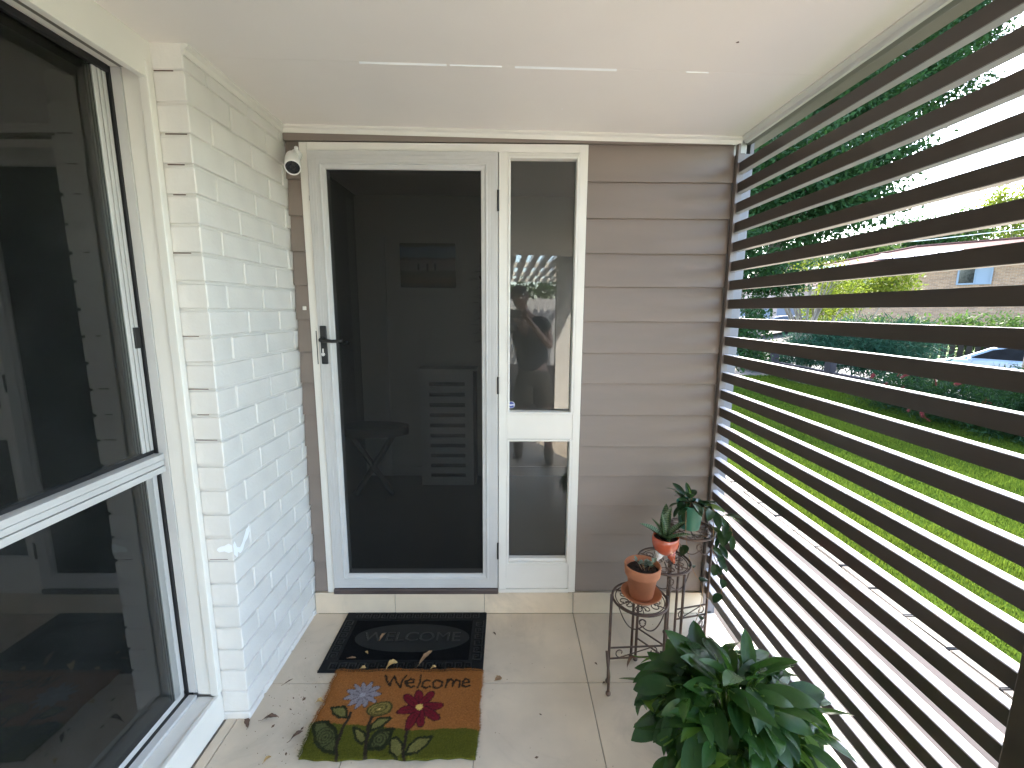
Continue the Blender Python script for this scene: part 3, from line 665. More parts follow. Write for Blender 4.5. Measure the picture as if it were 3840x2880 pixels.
dry_leaf(-.03,1.62,0,.03,.026,.5,'litter_tan','round pale leaf on the tile joint right of the mats',.03)
dry_leaf(-.055,1.885,0,.022,.008,2.2,'litter','small dark leaf on the tile right of the black mat',.1)
dry_leaf(.385,1.70,0,.014,.008,2.4,'litter','small dark seed pod on the tile left of the plant stand',.2)
dry_leaf(.40,1.60,0,.012,.008,.4,'litter','tiny brown seed pod on the tile by the front leg of the stand',.2)

# ================================================================= PLANT STAND
def arc(c, r, a0, a1, n, z, up=None):
    return [(c[0]+r*math.cos(a0+(a1-a0)*i/n), c[1]+r*math.sin(a0+(a1-a0)*i/n), z) for i in range(n+1)]
def spiral(p, ux, uz, r0, turns, n=22, sgn=1, start=0.):
    """flat scroll starting at p, in plane spanned by unit vectors ux, uz"""
    out = []; ux = Vector(ux); uz = Vector(uz); c = Vector(p)+uz*0+ux*0
    for i in range(n+1):
        s = i/n; a = start+sgn*turns*2*PI*s; r = r0*(1-.72*s)
        out.append(tuple(c+ux*(r*math.cos(a))+uz*(r*math.sin(a))))
    return out
T1, T2, T3 = (.530,1.610,.372,.106), (.652,1.702,.478,.104), (.788,1.792,.572,.100)
ps = thing('plant_stand', 'rusty brown wrought iron three tier plant stand with scrolls', 'plant stand', (.65,1.70,0))
for (cx, cy, z, r) in (T1, T2, T3):
    b = MB().tube([(cx+r*math.cos(2*PI*i/40), cy+r*math.sin(2*PI*i/40), z) for i in range(40)], .0048, 8, closed=True)
    b.tube([(cx+(r-.012)*math.cos(2*PI*i/40), cy+(r-.012)*math.sin(2*PI*i/40), z-.002) for i in range(40)], .0022, 6, closed=True)
    rg = b.build('tier_ring', M['iron'], smooth=True); adopt(ps, rg)
    for k in range(6):      # scroll work of the tray
        a = k*PI/3+.4; d = Vector((math.cos(a), math.sin(a), 0)); e = Vector((-d.y, d.x, 0)); c = Vector((cx, cy, z-.001))
        s1 = spiral(c+d*r*.66-e*.012, d, e, .024, .95, 16, 1, PI*.5)
        s2 = spiral(c+d*r*.62+e*.014, d, e, .020, .95, 16, -1, -PI*.5)
        o = MB().tube(s1, .0022, 5).tube(s2, .0022, 5).tube([c+d*.008, c+d*(r-.004)], .0022, 5).build('scroll', M['iron']); adopt(ps, o)
def leg(x, y, ztop, foot=True, bend=None):
    pts = [(x,y,ztop),(x,y,.012)] if bend is None else [(x,y,ztop),(x+bend[0]*.2,y+bend[1]*.2,bend[2]+.05),(x+bend[0],y+bend[1],bend[2]),(x+bend[0],y+bend[1],.012)]
    b = MB().tube(pts, .0058, 8).sphere((pts[-1][0], pts[-1][1], .0105), .0105, 10, 7); o = b.build('leg', M['iron'], smooth=True); adopt(ps, o)
leg(.415,1.600,.395); leg(.640,1.612,.378); leg(.560,1.716,.372)
leg(.405,1.597,.15,bend=(-.002,-.058,.085))
leg(.700,1.606,.476); leg(.742,1.765,.476); leg(.545,1.730,.476); leg(.893,1.800,.572); leg(.745,1.880,.572); leg(.700,1.745,.572)
def bar(p, q, r=.0036): 
    o = MB().tube([p, q], r, 6).build('rail', M['iron']); adopt(ps, o)
for z in (.112, .160): bar((.415,1.600,z), (.640,1.612,z)); bar((.700,1.606,z), (.893,1.800,z)); bar((.742,1.765,z+.05),(.893,1.800,z+.05)); bar((.640,1.612,z),(.560,1.716,z))
def scrollbar(p, q, zc, h):
    p, q = Vector(p), Vector(q); d = (q-p).normalized(); L = (q-p).length; up = Vector((0,0,1)); c = (p+q)/2; c.z = zc
    a = spiral(c-d*L*.30, d, up, h, .85, 18, -1, -PI*.5); e = spiral(c+d*L*.30, d, up, h, .85, 18, -1, PI*.5)
    o = MB().tube(a[::-1]+e, .0024, 5).build('scroll', M['iron']); adopt(ps, o)
scrollbar((.415,1.600,0),(.640,1.612,0),.136,.021); scrollbar((.742,1.765,0),(.893,1.80,0),.186,.021); scrollbar((.700,1.606,0),(.893,1.80,0),.136,.021)
for (cx, cy, z, r), a0 in ((T1,-2.7),(T2,-2.6),(T3,-2.5)):      # hanging C scrolls under each tray
    for sg in (0, 1):
        pts = []
        A0 = a0+sg*.95; A1 = A0+.95; cm = 16
        for i in range(cm+1):
            s = i/cm; a = A0+(A1-A0)*(s if sg == 0 else 1-s) if False else A0+(A1-A0)*s
            dz = -.062*math.sin(PI*s*.75+.0) if sg == 0 else -.062*math.sin(PI*(1-s)*.75)
            pts.append((cx+r*math.cos(a), cy+r*math.sin(a), z+dz))
        end = pts[-1] if sg == 0 else pts[0]
        t = Vector((-math.sin(A0+.95), math.cos(A0+.95), 0)) if sg == 0 else Vector((math.sin(A0), -math.cos(A0), 0))
        sp = spiral(Vector(end)-t*.004+Vector((0,0,.017)), t, (0,0,1), .019, .9, 14, 1, -PI/2)
        o = MB().tube(pts if sg == 0 else pts[::-1], .0024, 5).tube(sp, .0022, 5).build('scroll', M['iron']); adopt(ps, o)

# ---- leaf meshes
def leaf_mesh(name, W, curl, fold, n=8, shape=0, tipdrop=0, wave=.0, mt=None, wmax=.42):
    b = MB(); uv = []
    for i in range(n+1):
        s = i/n
        if shape == 0: w = (s**.6)*((1-s)**.85)*2.05          # spathe leaf, pointed
        elif shape == 1: w = math.sin(PI*min(1,s*.98+.02))**.65  # oval
        elif shape == 2: w = (.55+.5*s)*(1-s**5)                 # sword
        else: w = math.sin(PI*s)**.5*(1.15-.35*s)                 # heart
        w = max(w, .02)*W/2; x = math.sin(curl*s)/curl if curl else s; z = -(1-math.cos(curl*s))/curl if curl else 0
        z += wave*math.sin(s*9)
        for sd, f in ((-1,1),(-.5,.4),(0,0),(.5,.4),(1,1)):
            b.v.append((x, sd*w, z+fold*w*abs(sd)*(1 if shape != 2 else 1.2)+wave*.5*sd*math.sin(s*13+sd)))
    for i in range(n):
        for k in range(4): b.f.append((i*5+k, (i+1)*5+k, (i+1)*5+k+1, i*5+k+1))
    me = bpy.data.meshes.new(name); me.from_pydata(b.v, [], b.f); me.update(); me.polygons.foreach_set('use_smooth', [True]*len(me.polygons))
    ul = me.uv_layers.new(name='UVMap')
    for lp in me.loops: i, k = divmod(lp.vertex_index, 5); ul.data[lp.index].uv = (k/4, i/n)
    if mt: me.materials.append(mt)
    return me
def place_leaf(me, p, d, L, roll=0, parent=None, name='leaf', up=Vector((0,0,1)), wid=1.):
    d = Vector(d).normalized(); side = up.cross(d)
    side = side.normalized() if side.length > 1e-3 else d.orthogonal().normalized(); nz = d.cross(side)
    m = Matrix((d, side, nz)).transposed().to_4x4()
    o = link(name, me); o.matrix_world = Matrix.Translation(Vector(p)) @ m @ Matrix.Rotation(roll, 4, 'X') @ Matrix.Diagonal((L, L*wid, L, 1))
    if parent is not None: adopt(parent, o)
    return o

# ---- terracotta pot on the low tier
x, y, z, _ = T1
x += .004
tp = thing('terracotta_pot', 'unglazed terracotta flower pot on a saucer on the lowest tier of the stand', 'flower pot', (x,y,z))
z += .006
adopt(tp, MB().lathe([(.0001,0),(.052,0),(.060,.004),(.076,.020),(.0785,.022),(.0765,.0245),(.058,.0085),(.0001,.007)], (x,y,z), 40).build('saucer', M['terracotta'], smooth=True),
      MB().lathe([(.0001,.009),(.043,.009),(.0455,.012),(.0585,.100),(.066,.101),(.0675,.104),(.0700,.137),(.0685,.141),(.0650,.141),(.0630,.138),(.060,.105),(.058,.10)], (x,y,z), 44).build('pot_body', M['terracotta'], smooth=True),
      MB().lathe([(.0001,.121),(.03,.1205),(.0615,.118)], (x,y,z), 30).build('soil', M['potsoil']))
m_succ = leaf_mat('jade_leaf', (.16,.22,.15), (.30,.33,.26), .5, .15)
su = thing('succulent', 'small grey green succulent growing in the terracotta pot', 'plant', (x,y,z+.12))
sl = leaf_mesh('leaf', .48, -.5, .25, 4, 1, mt=m_succ)
stm = MB()
for k in range(9):
    a = rnd.uniform(0, 2*PI); t = Vector((math.cos(a)*rnd.uniform(.2,.9), math.sin(a)*rnd.uniform(.2,.9), 1.2)).normalized()
    b0 = Vector((x+.012+rnd.uniform(-.014,.014), y+rnd.uniform(-.012,.012), z+.118)); h = rnd.uniform(.025, .055)
    stm.tube([b0, b0+t*h], .0016, 5)
    for j in range(6):
        a2 = rnd.uniform(0, 2*PI); d = Vector((math.cos(a2), math.sin(a2), rnd.uniform(.2,.9)))
        place_leaf(sl, b0+t*h*rnd.uniform(.45,1), d, rnd.uniform(.016,.026), 0, su)
adopt(su, stm.build('stem', M['litter_tan']))

# ---- coral footed pot with snake plant on the middle tier
x, y, z, _ = T2
x += .002; y += .004
rp = thing('footed_pot', 'glossy coral red ceramic bowl on pointed feet on the middle tier', 'flower pot', (x,y,z))
zb = z+.030
b = MB().lathe([(.0001,0),(.018,.001),(.034,.009),(.046,.024),(.0535,.045),(.0545,.062),(.052,.076),(.0495,.0785),(.0475,.076),(.048,.064)], (x,y,zb), 40)
adopt(rp, b.build('bowl', M['glaze_red'], smooth=True))
adopt(rp, MB().lathe([(.0001,.0665),(.047,.066)], (x,y,zb), 24).build('soil', M['potsoil']))
for (dx, dy, nm) in ((.022,-.020,'glaze_red'),(-.026,-.008,'glaze_white'),(.002,.030,'glaze_red')):
    adopt(rp, MB().tube([(x+dx*.8,y+dy*.8,zb+.016),(x+dx,y+dy,zb-.004),(x+dx*1.25,y+dy*1.25,zb-.016),(x+dx*1.35,y+dy*1.35,z+.004)], [.020,.015,.0085,.0055], 16).build('foot', M[nm], smooth=True))
m_sans = leaf_mat('snake_leaf', (.02,.06,.025), (.07,.13,.05), .35, .1)
nt = m_sans.node_tree; wv = N(nt,'ShaderNodeTexWave'); wv.inputs['Scale'].default_value = 4.5; wv.inputs['Distortion'].default_value = 6; wv.bands_direction = 'Y'
tcn = N(nt,'ShaderNodeTexCoord'); nt.links.new(tcn.outputs['UV'], wv.inputs[0]); mxn = N(nt,'ShaderNodeMix',data_type='RGBA'); mxn.inputs[6].default_value = (.018,.055,.022,1); mxn.inputs[7].default_value = (.13,.20,.09,1)
nt.links.new(wv.outputs['Fac'], mxn.inputs[0]); nt.links.new(mxn.outputs[2], nt.nodes['Principled BSDF'].inputs['Base Color'])
sn = thing('snake_plant', 'banded snake plant with broad upright leaves in the coral pot', 'plant', (x,y,zb+.07))
sm_ = leaf_mesh('leaf', .42, .25, .75, 9, 0, mt=m_sans)
for (a, el, L, w) in ((180,40,.125,.8),(150,62,.10,.8),(60,72,.135,.9),(75,58,.15,.85),(20,38,.12,.75),(-15,28,.10,.7),(-100,30,.075,.9),(-60,50,.075,.9),(110,80,.11,.9),(-140,48,.07,1.)):
    d = (math.cos(R(a))*math.cos(R(el)), math.sin(R(a))*math.cos(R(el)), math.sin(R(el)))
    place_leaf(sm_, (x+d[0]*.008, y+d[1]*.008, zb+.062), d, L, rnd.uniform(-.5,.5), sn, wid=w)

# ---- teal pot with trailing plant on the top tier
x, y, z, _ = T3
y += .01
gp = thing('teal_pot', 'teal green tapered plastic pot on the top tier of the stand', 'flower pot', (x,y,z))
z += .005
adopt(gp, MB().lathe([(.0001,0),(.040,0),(.042,.003),(.055,.098),(.0575,.099),(.0585,.112),(.0555,.113),(.054,.10)], (x,y,z), 40).build('pot_body', M['green_pot'], smooth=True),
      MB().lathe([(.0001,.100),(.054,.099)], (x,y,z), 24).build('soil', M['potsoil']))
m_hoya = leaf_mat('hoya_leaf', (.012,.040,.018), (.05,.10,.03), .28, .25); m_hoyal = leaf_mat('hoya_young_leaf', (.10,.19,.03), (.19,.26,.05), .35, .4)
tr = thing('trailing_plant', 'dark green trailing plant spilling from the teal pot towards the slats', 'plant', (x,y,z+.1))
hl = [leaf_mesh('leaf', .40, c, .22, 8, 1, mt=m_hoya) for c in (.3,.7,1.0)]; hly = leaf_mesh('leaf', .34, .4, .2, 8, 1, mt=m_hoyal); hh = leaf_mesh('leaf', .75, .4, .2, 7, 3, mt=m_hoya)
T0 = Vector((x, y, z+.105))
vb = MB()
def vine(pts, mes, step, Ls, seed, thick=.0014):
    rr = random.Random(seed); P = [Vector(p) for p in pts]; out = []
    for i in range(len(P)-1):
        a = P[max(0,i-1)]; b_ = P[i]; c = P[i+1]; d = P[min(len(P)-1,i+2)]
        for k in range(6):
            t = k/6; out.append(.5*((2*b_)+(-a+c)*t+(2*a-5*b_+4*c-d)*t*t+(-a+3*b_-3*c+d)*t**3))
    out.append(P[-1]); vb.tube(out, thick, 5)
    acc = 0
    for i in range(1, len(out)):
        acc += (out[i]-out[i-1]).length
        if acc > step:
            acc = 0; tdir = (out[i]-out[i-1]).normalized(); a = rr.uniform(0, 2*PI); s_ = tdir.orthogonal().normalized(); s_.rotate(Matrix.Rotation(a, 3, tdir))
            d = (s_+tdir*.4+Vector((0,-.35,-.1))).normalized(); place_leaf(rr.choice(mes), out[i], d, rr.uniform(*Ls), rr.uniform(-.4,.4), tr)
for i in range(26):
    a = rnd.uniform(0, 2*PI); el = rnd.uniform(-.25, 1.15); d = Vector((math.cos(a)*math.cos(el), math.sin(a)*math.cos(el), math.sin(el)))
    p = T0+Vector((math.cos(a)*.03, math.sin(a)*.03, rnd.uniform(-.005,.02)+.02*max(0,el)))
    vb.tube([T0+Vector((math.cos(a)*.015, math.sin(a)*.015, -.006)), p], .0013, 5)
    place_leaf(rnd.choice(hl), p, d, rnd.uniform(.055,.088), rnd.uniform(-.6,.6), tr)
place_leaf(hly, T0+Vector((.0,0,.02)), (-.1,.0,.9), .07, 0, tr); place_leaf(hly, T0+Vector((.05,-.03,.01)), (.95,-.3,-.1), .085, .4, tr); place_leaf(hly, T0+Vector((.125,-.06,-.02)), (.9,-.4,-.25), .072, -.3, tr)
place_leaf(hl[0], T0+Vector((-.03,-.02,.02)), (-.55,-.2,.75), .075, .3, tr); place_leaf(hl[1], T0+Vector((-.035,-.02,.005)), (-.8,-.4,-.2), .08, .3, tr); place_leaf(hl[1], T0+Vector((-.03,-.03,-.005)), (-.5,-.5,-.9), .07, .3, tr)
vine([T0+Vector((.03,-.02,0)), T0+Vector((.075,-.05,.0)), T0+Vector((.10,-.06,-.06)), T0+Vector((.105,-.065,-.15)), T0+Vector((.10,-.07,-.24))], hl, .02, (.05,.085), 3)
vine([T0+Vector((.02,-.03,0)), T0+Vector((.06,-.08,.01)), T0+Vector((.12,-.10,-.04)), T0+Vector((.14,-.10,-.10))], hl, .02, (.06,.09), 5)
vine([T0+Vector((-.03,-.03,0)), T0+Vector((-.05,-.08,-.02)), T0+Vector((-.045,-.09,-.12)), T0+Vector((-.015,-.10,-.24)), T0+Vector((.03,-.10,-.32)), T0+Vector((.035,-.09,-.42)), T0+Vector((.012,-.09,-.52))], [hh], .075, (.04,.055), 8)
vine([T0+Vector((.04,-.04,0)), T0+Vector((.07,-.07,-.05)), T0+Vector((.075,-.08,-.18)), T0+Vector((.12,-.08,-.28)), T0+Vector((.125,-.08,-.38))], [hh], .07, (.04,.055), 9)
adopt(tr, vb.build('vine', M['litter_tan']))

# ---- peace lily
lx, ly = .655, 1.12
lp = thing('grey_planter', 'grey plastic planter on the floor holding the large leafy plant', 'flower pot', (lx,ly,0))
adopt(lp, MB().lathe([(.0001,.001),(.10,.001),(.104,.006),(.135,.20),(.142,.202),(.144,.226),(.136,.228),(.130,.205),(.128,.19)], (lx,ly,0), 48).build('pot_body', M['lilypot'], smooth=True),
      MB().lathe([(.0001,.19),(.129,.189)], (lx,ly,0), 24).build('soil', M['potsoil']))
m_lily = leaf_mat('lily_leaf', (.010,.040,.014), (.044,.115,.022), .27, .22, tcol=(.10,.26,.03), veins=5); m_lilyl = leaf_mat('lily_young_leaf', (.10,.22,.03), (.16,.28,.04), .34, .35, veins=5)
m_yel = leaf_mat('lily_yellow_leaf', (.55,.40,.03), (.5,.30,.03), .5, .3); m_brn = leaf_mat('lily_brown_leaf', (.10,.05,.03), (.16,.09,.05), .7, .1)
pl = thing('peace_lily', 'large bushy dark green leafy plant in the lower right foreground', 'plant', (lx,ly,.19))
lm = [leaf_mesh('leaf', .44+.04*i, c, fo, 10, 0, wave=wv_, mt=m_lily) for i, (c, fo, wv_) in enumerate(((.5,.25,.006),(.9,.15,.01),(1.25,.2,.012),(.2,.35,.004)))]
lml = leaf_mesh('leaf', .5, .6, .25, 10, 0, wave=.008, mt=m_lilyl); lmy = leaf_mesh('leaf', .34, .7, .5, 8, 0, mt=m_yel); lmb = leaf_mesh('leaf', .5, 1.6, .6, 8, 0, wave=.04, mt=m_brn)
pet = MB(); S0 = Vector((lx, ly, .20))
rr = random.Random(21); nL = 330
for i in range(nL):
    a = i*2.39996+rr.uniform(-.3,.3); q = math.sqrt((i+.5)/nL)      # outer = lower
    q = min(1, q*rr.uniform(.9,1.06))
    rad = .215*q*rr.uniform(.85,1.08); hgt = .245*math.sqrt(max(0, 1-.80*q*q))+rr.uniform(-.045,.045)
    p = S0+Vector((math.cos(a)*rad*1.05, math.sin(a)*rad, hgt))
    el = R(50-80*q+rr.uniform(-28,28)); az = a+rr.uniform(-1.1,1.1)
    d = Vector((math.cos(az)*math.cos(el), math.sin(az)*math.cos(el), math.sin(el)))
    L = rr.uniform(.075,.15)
    tip = p+d*L
    if tip.x > .955: d.x -= (tip.x-.955)/L; d.normalize()
    r0_ = S0+Vector((math.cos(a)*.05*q, math.sin(a)*.05*q, -.01)); mid = (r0_+p)/2+Vector((0,0,.03))+Vector((math.cos(a),math.sin(a),0))*-.012
    pet.tube([r0_, mid, p, p+d*.02], .0022, 5)
    m_ = lml if rr.random() < .07 else rr.choice(lm)
    place_leaf(m_, p, d, L, rr.uniform(-.65,.65), pl, wid=rr.uniform(.85,1.15))
place_leaf(lmy, S0+Vector((.04,-.10,.21)), (.15,-.6,-.7), .08, .3, pl)
pet.tube([S0+Vector((-.06,.10,.08)), S0+Vector((-.14,.26,.10)), S0+Vector((-.20,.31,.07))], .0022, 5); place_leaf(lmb, S0+Vector((-.19,.30,.07)), (-.8,.1,-.25), .06, 1.2, pl); place_leaf(lml, S0+Vector((-.13,.27,.095)), (-.8,.1,-.15), .06, 1.2, pl, wid=.6)
for k in range(7):
    a = rr.uniform(2.4, 4.6); pet.tube([S0, S0+Vector((math.cos(a)*.12, math.sin(a)*.12, .16)), S0+Vector((math.cos(a)*.24, math.sin(a)*.24, .13))], .002, 5)
adopt(pl, pet.build('stem', m_lilyl))

# ================================================================= INSIDE THE HOUSE
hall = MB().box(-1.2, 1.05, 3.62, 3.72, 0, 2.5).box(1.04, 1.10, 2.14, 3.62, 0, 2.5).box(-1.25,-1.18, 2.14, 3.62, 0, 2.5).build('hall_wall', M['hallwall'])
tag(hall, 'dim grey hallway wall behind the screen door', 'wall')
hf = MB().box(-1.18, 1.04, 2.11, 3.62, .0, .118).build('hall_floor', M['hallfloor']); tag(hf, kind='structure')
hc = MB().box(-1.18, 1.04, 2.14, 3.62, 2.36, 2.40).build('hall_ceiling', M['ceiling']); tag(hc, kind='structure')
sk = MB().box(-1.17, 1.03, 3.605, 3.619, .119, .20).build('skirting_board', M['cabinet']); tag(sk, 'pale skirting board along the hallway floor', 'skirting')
wo = MB().box(-.99,-.955, 3.595, 3.6185, .119, 2.05).build('door_trim', M['cabinet']); tag(wo, 'vertical door trim on the hallway wall, left of the painting', 'trim')
pt = thing('painting', 'small landscape painting on the hallway wall seen through the mesh', 'painting', (-.62,3.6,1.85))
def paint_mat():
    m, nt, b = nodes('canvas_print'); L = nt.links.new; tc = N(nt,'ShaderNodeTexCoord'); sp = N(nt,'ShaderNodeSeparateXYZ'); L(tc.outputs['Generated'], sp.inputs[0])
    nz = N(nt,'ShaderNodeTexNoise'); nz.inputs['Scale'].default_value = 7; L(tc.outputs['Generated'], nz.inputs[0])
    ad = N(nt,'ShaderNodeMath',operation='MULTIPLY_ADD'); ad.inputs[1].default_value = .12; L(nz.outputs['Fac'], ad.inputs[0]); L(sp.outputs['Z'], ad.inputs[2])
    cr = N(nt,'ShaderNodeValToRGB'); cr.color_ramp.interpolation = 'LINEAR'; e = cr.color_ramp.elements
    e[0].position = 0; e[0].color = (.09,.08,.04,1); e[1].position = 1; e[1].color = (.10,.12,.09,1)
    for p_, c_ in ((.2,(.20,.13,.05,1)),(.42,(.13,.11,.06,1)),(.47,(.28,.26,.23,1)),(.66,(.24,.22,.20,1)),(.70,(.13,.12,.11,1)),(.76,(.17,.26,.34,1)),(.95,(.14,.22,.32,1))): x_ = e.new(p_); x_.color = c_
    L(ad.outputs[0], cr.inputs[0]); L(cr.outputs[0], b.inputs['Base Color']); b.inputs['Roughness'].default_value = .5; return m
adopt(pt, MB().box(-.835,-.405, 3.59, 3.6195, 1.67, 2.005).build('canvas', paint_mat(), bevel=.002),
      MB().box(-.70,-.685, 3.587, 3.5895, 1.80, 1.85).box(-.63,-.615, 3.587, 3.5895, 1.79, 1.85).box(-.57,-.555, 3.587, 3.5895, 1.80, 1.85).build('painted_window', M['darkwood']))
lc = thing('louvre_cabinet', 'pale cabinet door panel with a column of horizontal slots in the hallway', 'cabinet', (-.46,3.45,.119))
cbx = (-.672,-.262); b = MB()
zt_, zb_ = 1.035, .119; n = 10; sx0, sx1 = -.60, -.325
b.box(cbx[0], sx0, 3.40, 3.415, zb_, zt_).box(sx1, cbx[1], 3.40, 3.415, zb_, zt_)
slots = [.20+i*.0815 for i in range(n)]
prev = zb_
for s_ in slots: b.box(sx0+.0001, sx1-.0001, 3.4002, 3.4148, prev, s_-.015); prev = s_+.016
b.box(sx0+.0001, sx1-.0001, 3.4002, 3.4148, prev, zt_)
adopt(lc, b.build('door_panel', M['cabinet']), MB().box(cbx[0]+.01, cbx[1]+.02, 3.43, 3.58, zb_, zt_-.01).build('carcass', M['darkwood']), MB().box(cbx[0]-.01, cbx[1]+.03, 3.395, 3.60, zt_+.0005, zt_+.018).build('cabinet_top', M['cabinet'], bevel=.002))
bn = thing('oval_bench', 'dark oval topped bench with crossed legs in the hallway', 'bench', (-1.0,3.2,.119))
b = MB(); ne = 32; b.v = [(-.99+.27*math.cos(a), 3.2+.13*math.sin(a), zz) for zz in (.60,.66) for a in [2*PI*i/ne for i in range(ne)]]
b.f = [tuple(range(ne))[::-1], tuple(range(ne,2*ne))]+[(i,(i+1)%ne,ne+(i+1)%ne,ne+i) for i in range(ne)]
adopt(bn, b.build('bench_top', M['darkwood']))
for s_ in (-1, 1): adopt(bn, MB().tube([(-.99-.16*s_,3.2,.595),(-.99+.14*s_,3.2,.125)], .022, 8).build('leg', M['darkwood']))
hp_ = thing('indoor_plant', 'dark leaves at the right edge of the screen door, inside the hall', 'plant', (-.22,3.3,1.1))
m_ind = leaf_mat('indoor_leaf', (.02,.04,.02), (.03,.05,.02), .5, .1); il = leaf_mesh('leaf', .35, .5, .2, 6, 1, mt=m_ind)
for i in range(22):
    z_ = 1.25+.6*i/22; place_leaf(il, (-.19+.02*math.sin(i), 3.3, z_), (-.8*(1 if i%2 else -.3), -.2, .25-.6*rnd.random()), .075, 0, hp_)
adopt(hp_, MB().tube([(-.17,3.3,.12),(-.18,3.3,1.0),(-.19,3.3,1.9)], .006, 6).build('stem', M['darkwood']))
# room behind the big window
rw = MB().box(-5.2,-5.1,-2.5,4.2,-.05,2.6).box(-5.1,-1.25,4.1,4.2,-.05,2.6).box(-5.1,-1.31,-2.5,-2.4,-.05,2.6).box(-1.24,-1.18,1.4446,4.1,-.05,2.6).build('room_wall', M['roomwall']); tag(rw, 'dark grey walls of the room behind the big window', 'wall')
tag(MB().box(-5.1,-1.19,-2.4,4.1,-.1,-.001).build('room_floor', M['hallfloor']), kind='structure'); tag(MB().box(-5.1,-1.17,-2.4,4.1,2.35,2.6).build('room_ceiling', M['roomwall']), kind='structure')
pf = thing('picture_frame', 'dark framed small picture on the far wall inside the big window', 'picture', (-3.85,4.09,1.95))
adopt(pf, MB().ring(-4.08,-3.62,1.80,2.10,[(0,.02),(0,0),(.02,-.004),(.028,.004),(.028,.012)],'xz',4.078).build('frame', M['darkwood']), MB().box(-4.05,-3.65,4.089,4.095,1.83,2.07).build('mount', M['roomwall']), MB().box(-3.93,-3.77,4.085,4.0885,1.88,2.02).build('print', M['darkwood']))
sb = thing('sideboard', 'low dark sideboard inside the room behind the big window', 'sideboard', (-3.4,3.75,0))
adopt(sb, MB().box(-4.5,-2.3,3.45,4.05,.1,.86).build('cabinet_body', M['darkwood'], bevel=.004), MB().box(-4.55,-2.25,3.43,4.08,.861,.89).build('cabinet_top', M['darkwood'], bevel=.004))
tag(MB().lathe([(.0001,0),(.06,0),(.065,.02),(.09,.10),(.135,.22),(.14,.30),(.11,.38),(.075,.42),(.08,.46),(.07,.47)], (-3.55,3.7,.8905), 28).build('vase', M['darkwood'], smooth=True), 'bulbous dark vase silhouetted on the sideboard inside the room', 'vase')
tag(MB().box(-4.45,-4.10,3.9,4.09,0.0,2.05).build('wardrobe', M['darkwood'], bevel=.004), 'tall dark wardrobe against the far wall of the room', 'wardrobe')

# ================================================================= THE PHOTOGRAPHER (seen mirrored in the sidelight)
pr_ = thing('person', 'person in dark tee shirt and khaki shorts holding a phone, seen reflected in the sidelight', 'person', (.24,-.36,0))
def skin_mesh(name, verts, edges, mt, root=0, sub=1):
    me = bpy.data.meshes.new(name); me.from_pydata([v[:3] for v in verts], edges, []); me.update()
    o = link(name, me, mt); bpy.context.view_layer.objects.active = o
    md = o.modifiers.new('skin', 'SKIN'); md.use_smooth_shade = True; md.branch_smoothing = .6
    for i, v in enumerate(verts):
        sv = me.skin_vertices[0].data[i]; r = v[3]; sv.radius = r if isinstance(r, tuple) else (r, r)
    me.skin_vertices[0].data[root].use_root = True
    o.modifiers.new('sub', 'SUBSURF').levels = sub; o.modifiers['sub'].render_levels = sub
    dg = bpy.context.evaluated_depsgraph_get(); bpy.context.view_layer.update()
    m2 = bpy.data.meshes.new_from_object(o.evaluated_get(bpy.context.evaluated_depsgraph_get())); o.modifiers.clear(); o.data = m2
    return o
V = []; E_ = []
def jv(p, r, parent=None):
    V.append((*p, r)); i = len(V)-1
    if parent is not None: E_.append((parent, i))
    return i
pel = jv((.27,-.39,.93),(.165,.115)); wa = jv((.26,-.40,1.08),(.145,.105),pel); ch = jv((.23,-.41,1.30),(.17,.115),wa); nk0 = jv((.19,-.41,1.445),(.09,.07),ch)
nk = jv((.155,-.40,1.50),.055,nk0); hd0 = jv((.13,-.37,1.565),.068,nk); hd1 = jv((.118,-.365,1.63),(.078,.092),hd0); hd2 = jv((.117,-.375,1.685),(.062,.07),hd1)
for sx, sh, el, wr, hn in ((1,(.375,-.40,1.40),(.425,-.28,1.14),(.205,-.085,1.40),(.165,-.05,1.44)),(-1,(.04,-.39,1.415),(-.09,-.27,1.17),(-.06,-.09,1.39),(-.045,-.05,1.44))):
    s_ = jv(sh,.062,ch); u = jv(tuple((a+b)/2 for a, b in zip(sh, el)),.050,s_); e = jv(el,.042,u); fa = jv(tuple(a*.6+b*.4 for a, b in zip(el, wr)),.040,e); w_ = jv(wr,.027,fa); h_ = jv(hn,(.036,.018),w_)
    for k in range(4):
        o0 = Vector(hn)+Vector((0.012*(k-1.5), .012, .028)); f1 = jv(tuple(o0),.0095,h_); f2 = jv(tuple(o0+Vector((-.012*sx,.014,.022))),.0085,f1); jv(tuple(o0+Vector((-.03*sx,.012,.028+.002*k))),.0075,f2)
    t1 = jv((hn[0]-.022*sx,hn[1]-.004,hn[2]+.002),.011,h_); jv((hn[0]-.042*sx,hn[1]-.004,hn[2]+.012),.009,t1)
for hp0, kn, an in (((.36,-.38,.88),(.40,-.30,.50),(.42,-.20,.09)),((.18,-.40,.88),(.15,-.38,.50),(.12,-.42,.09))):
    a = jv(hp0,.095,pel); b_ = jv(tuple((x_+y_)/2 for x_, y_ in zip(hp0, kn)),.080,a); c = jv(kn,.058,b_); d = jv(tuple(x_*.62+y_*.38 for x_, y_ in zip(kn, an)),.058,c); jv(an,.040,d)
bod = skin_mesh('body', V, E_, M['skin']); adopt(pr_, bod)
def sub_mesh(name, vs_, es, mt): o = skin_mesh(name, vs_, es, mt); adopt(pr_, o)
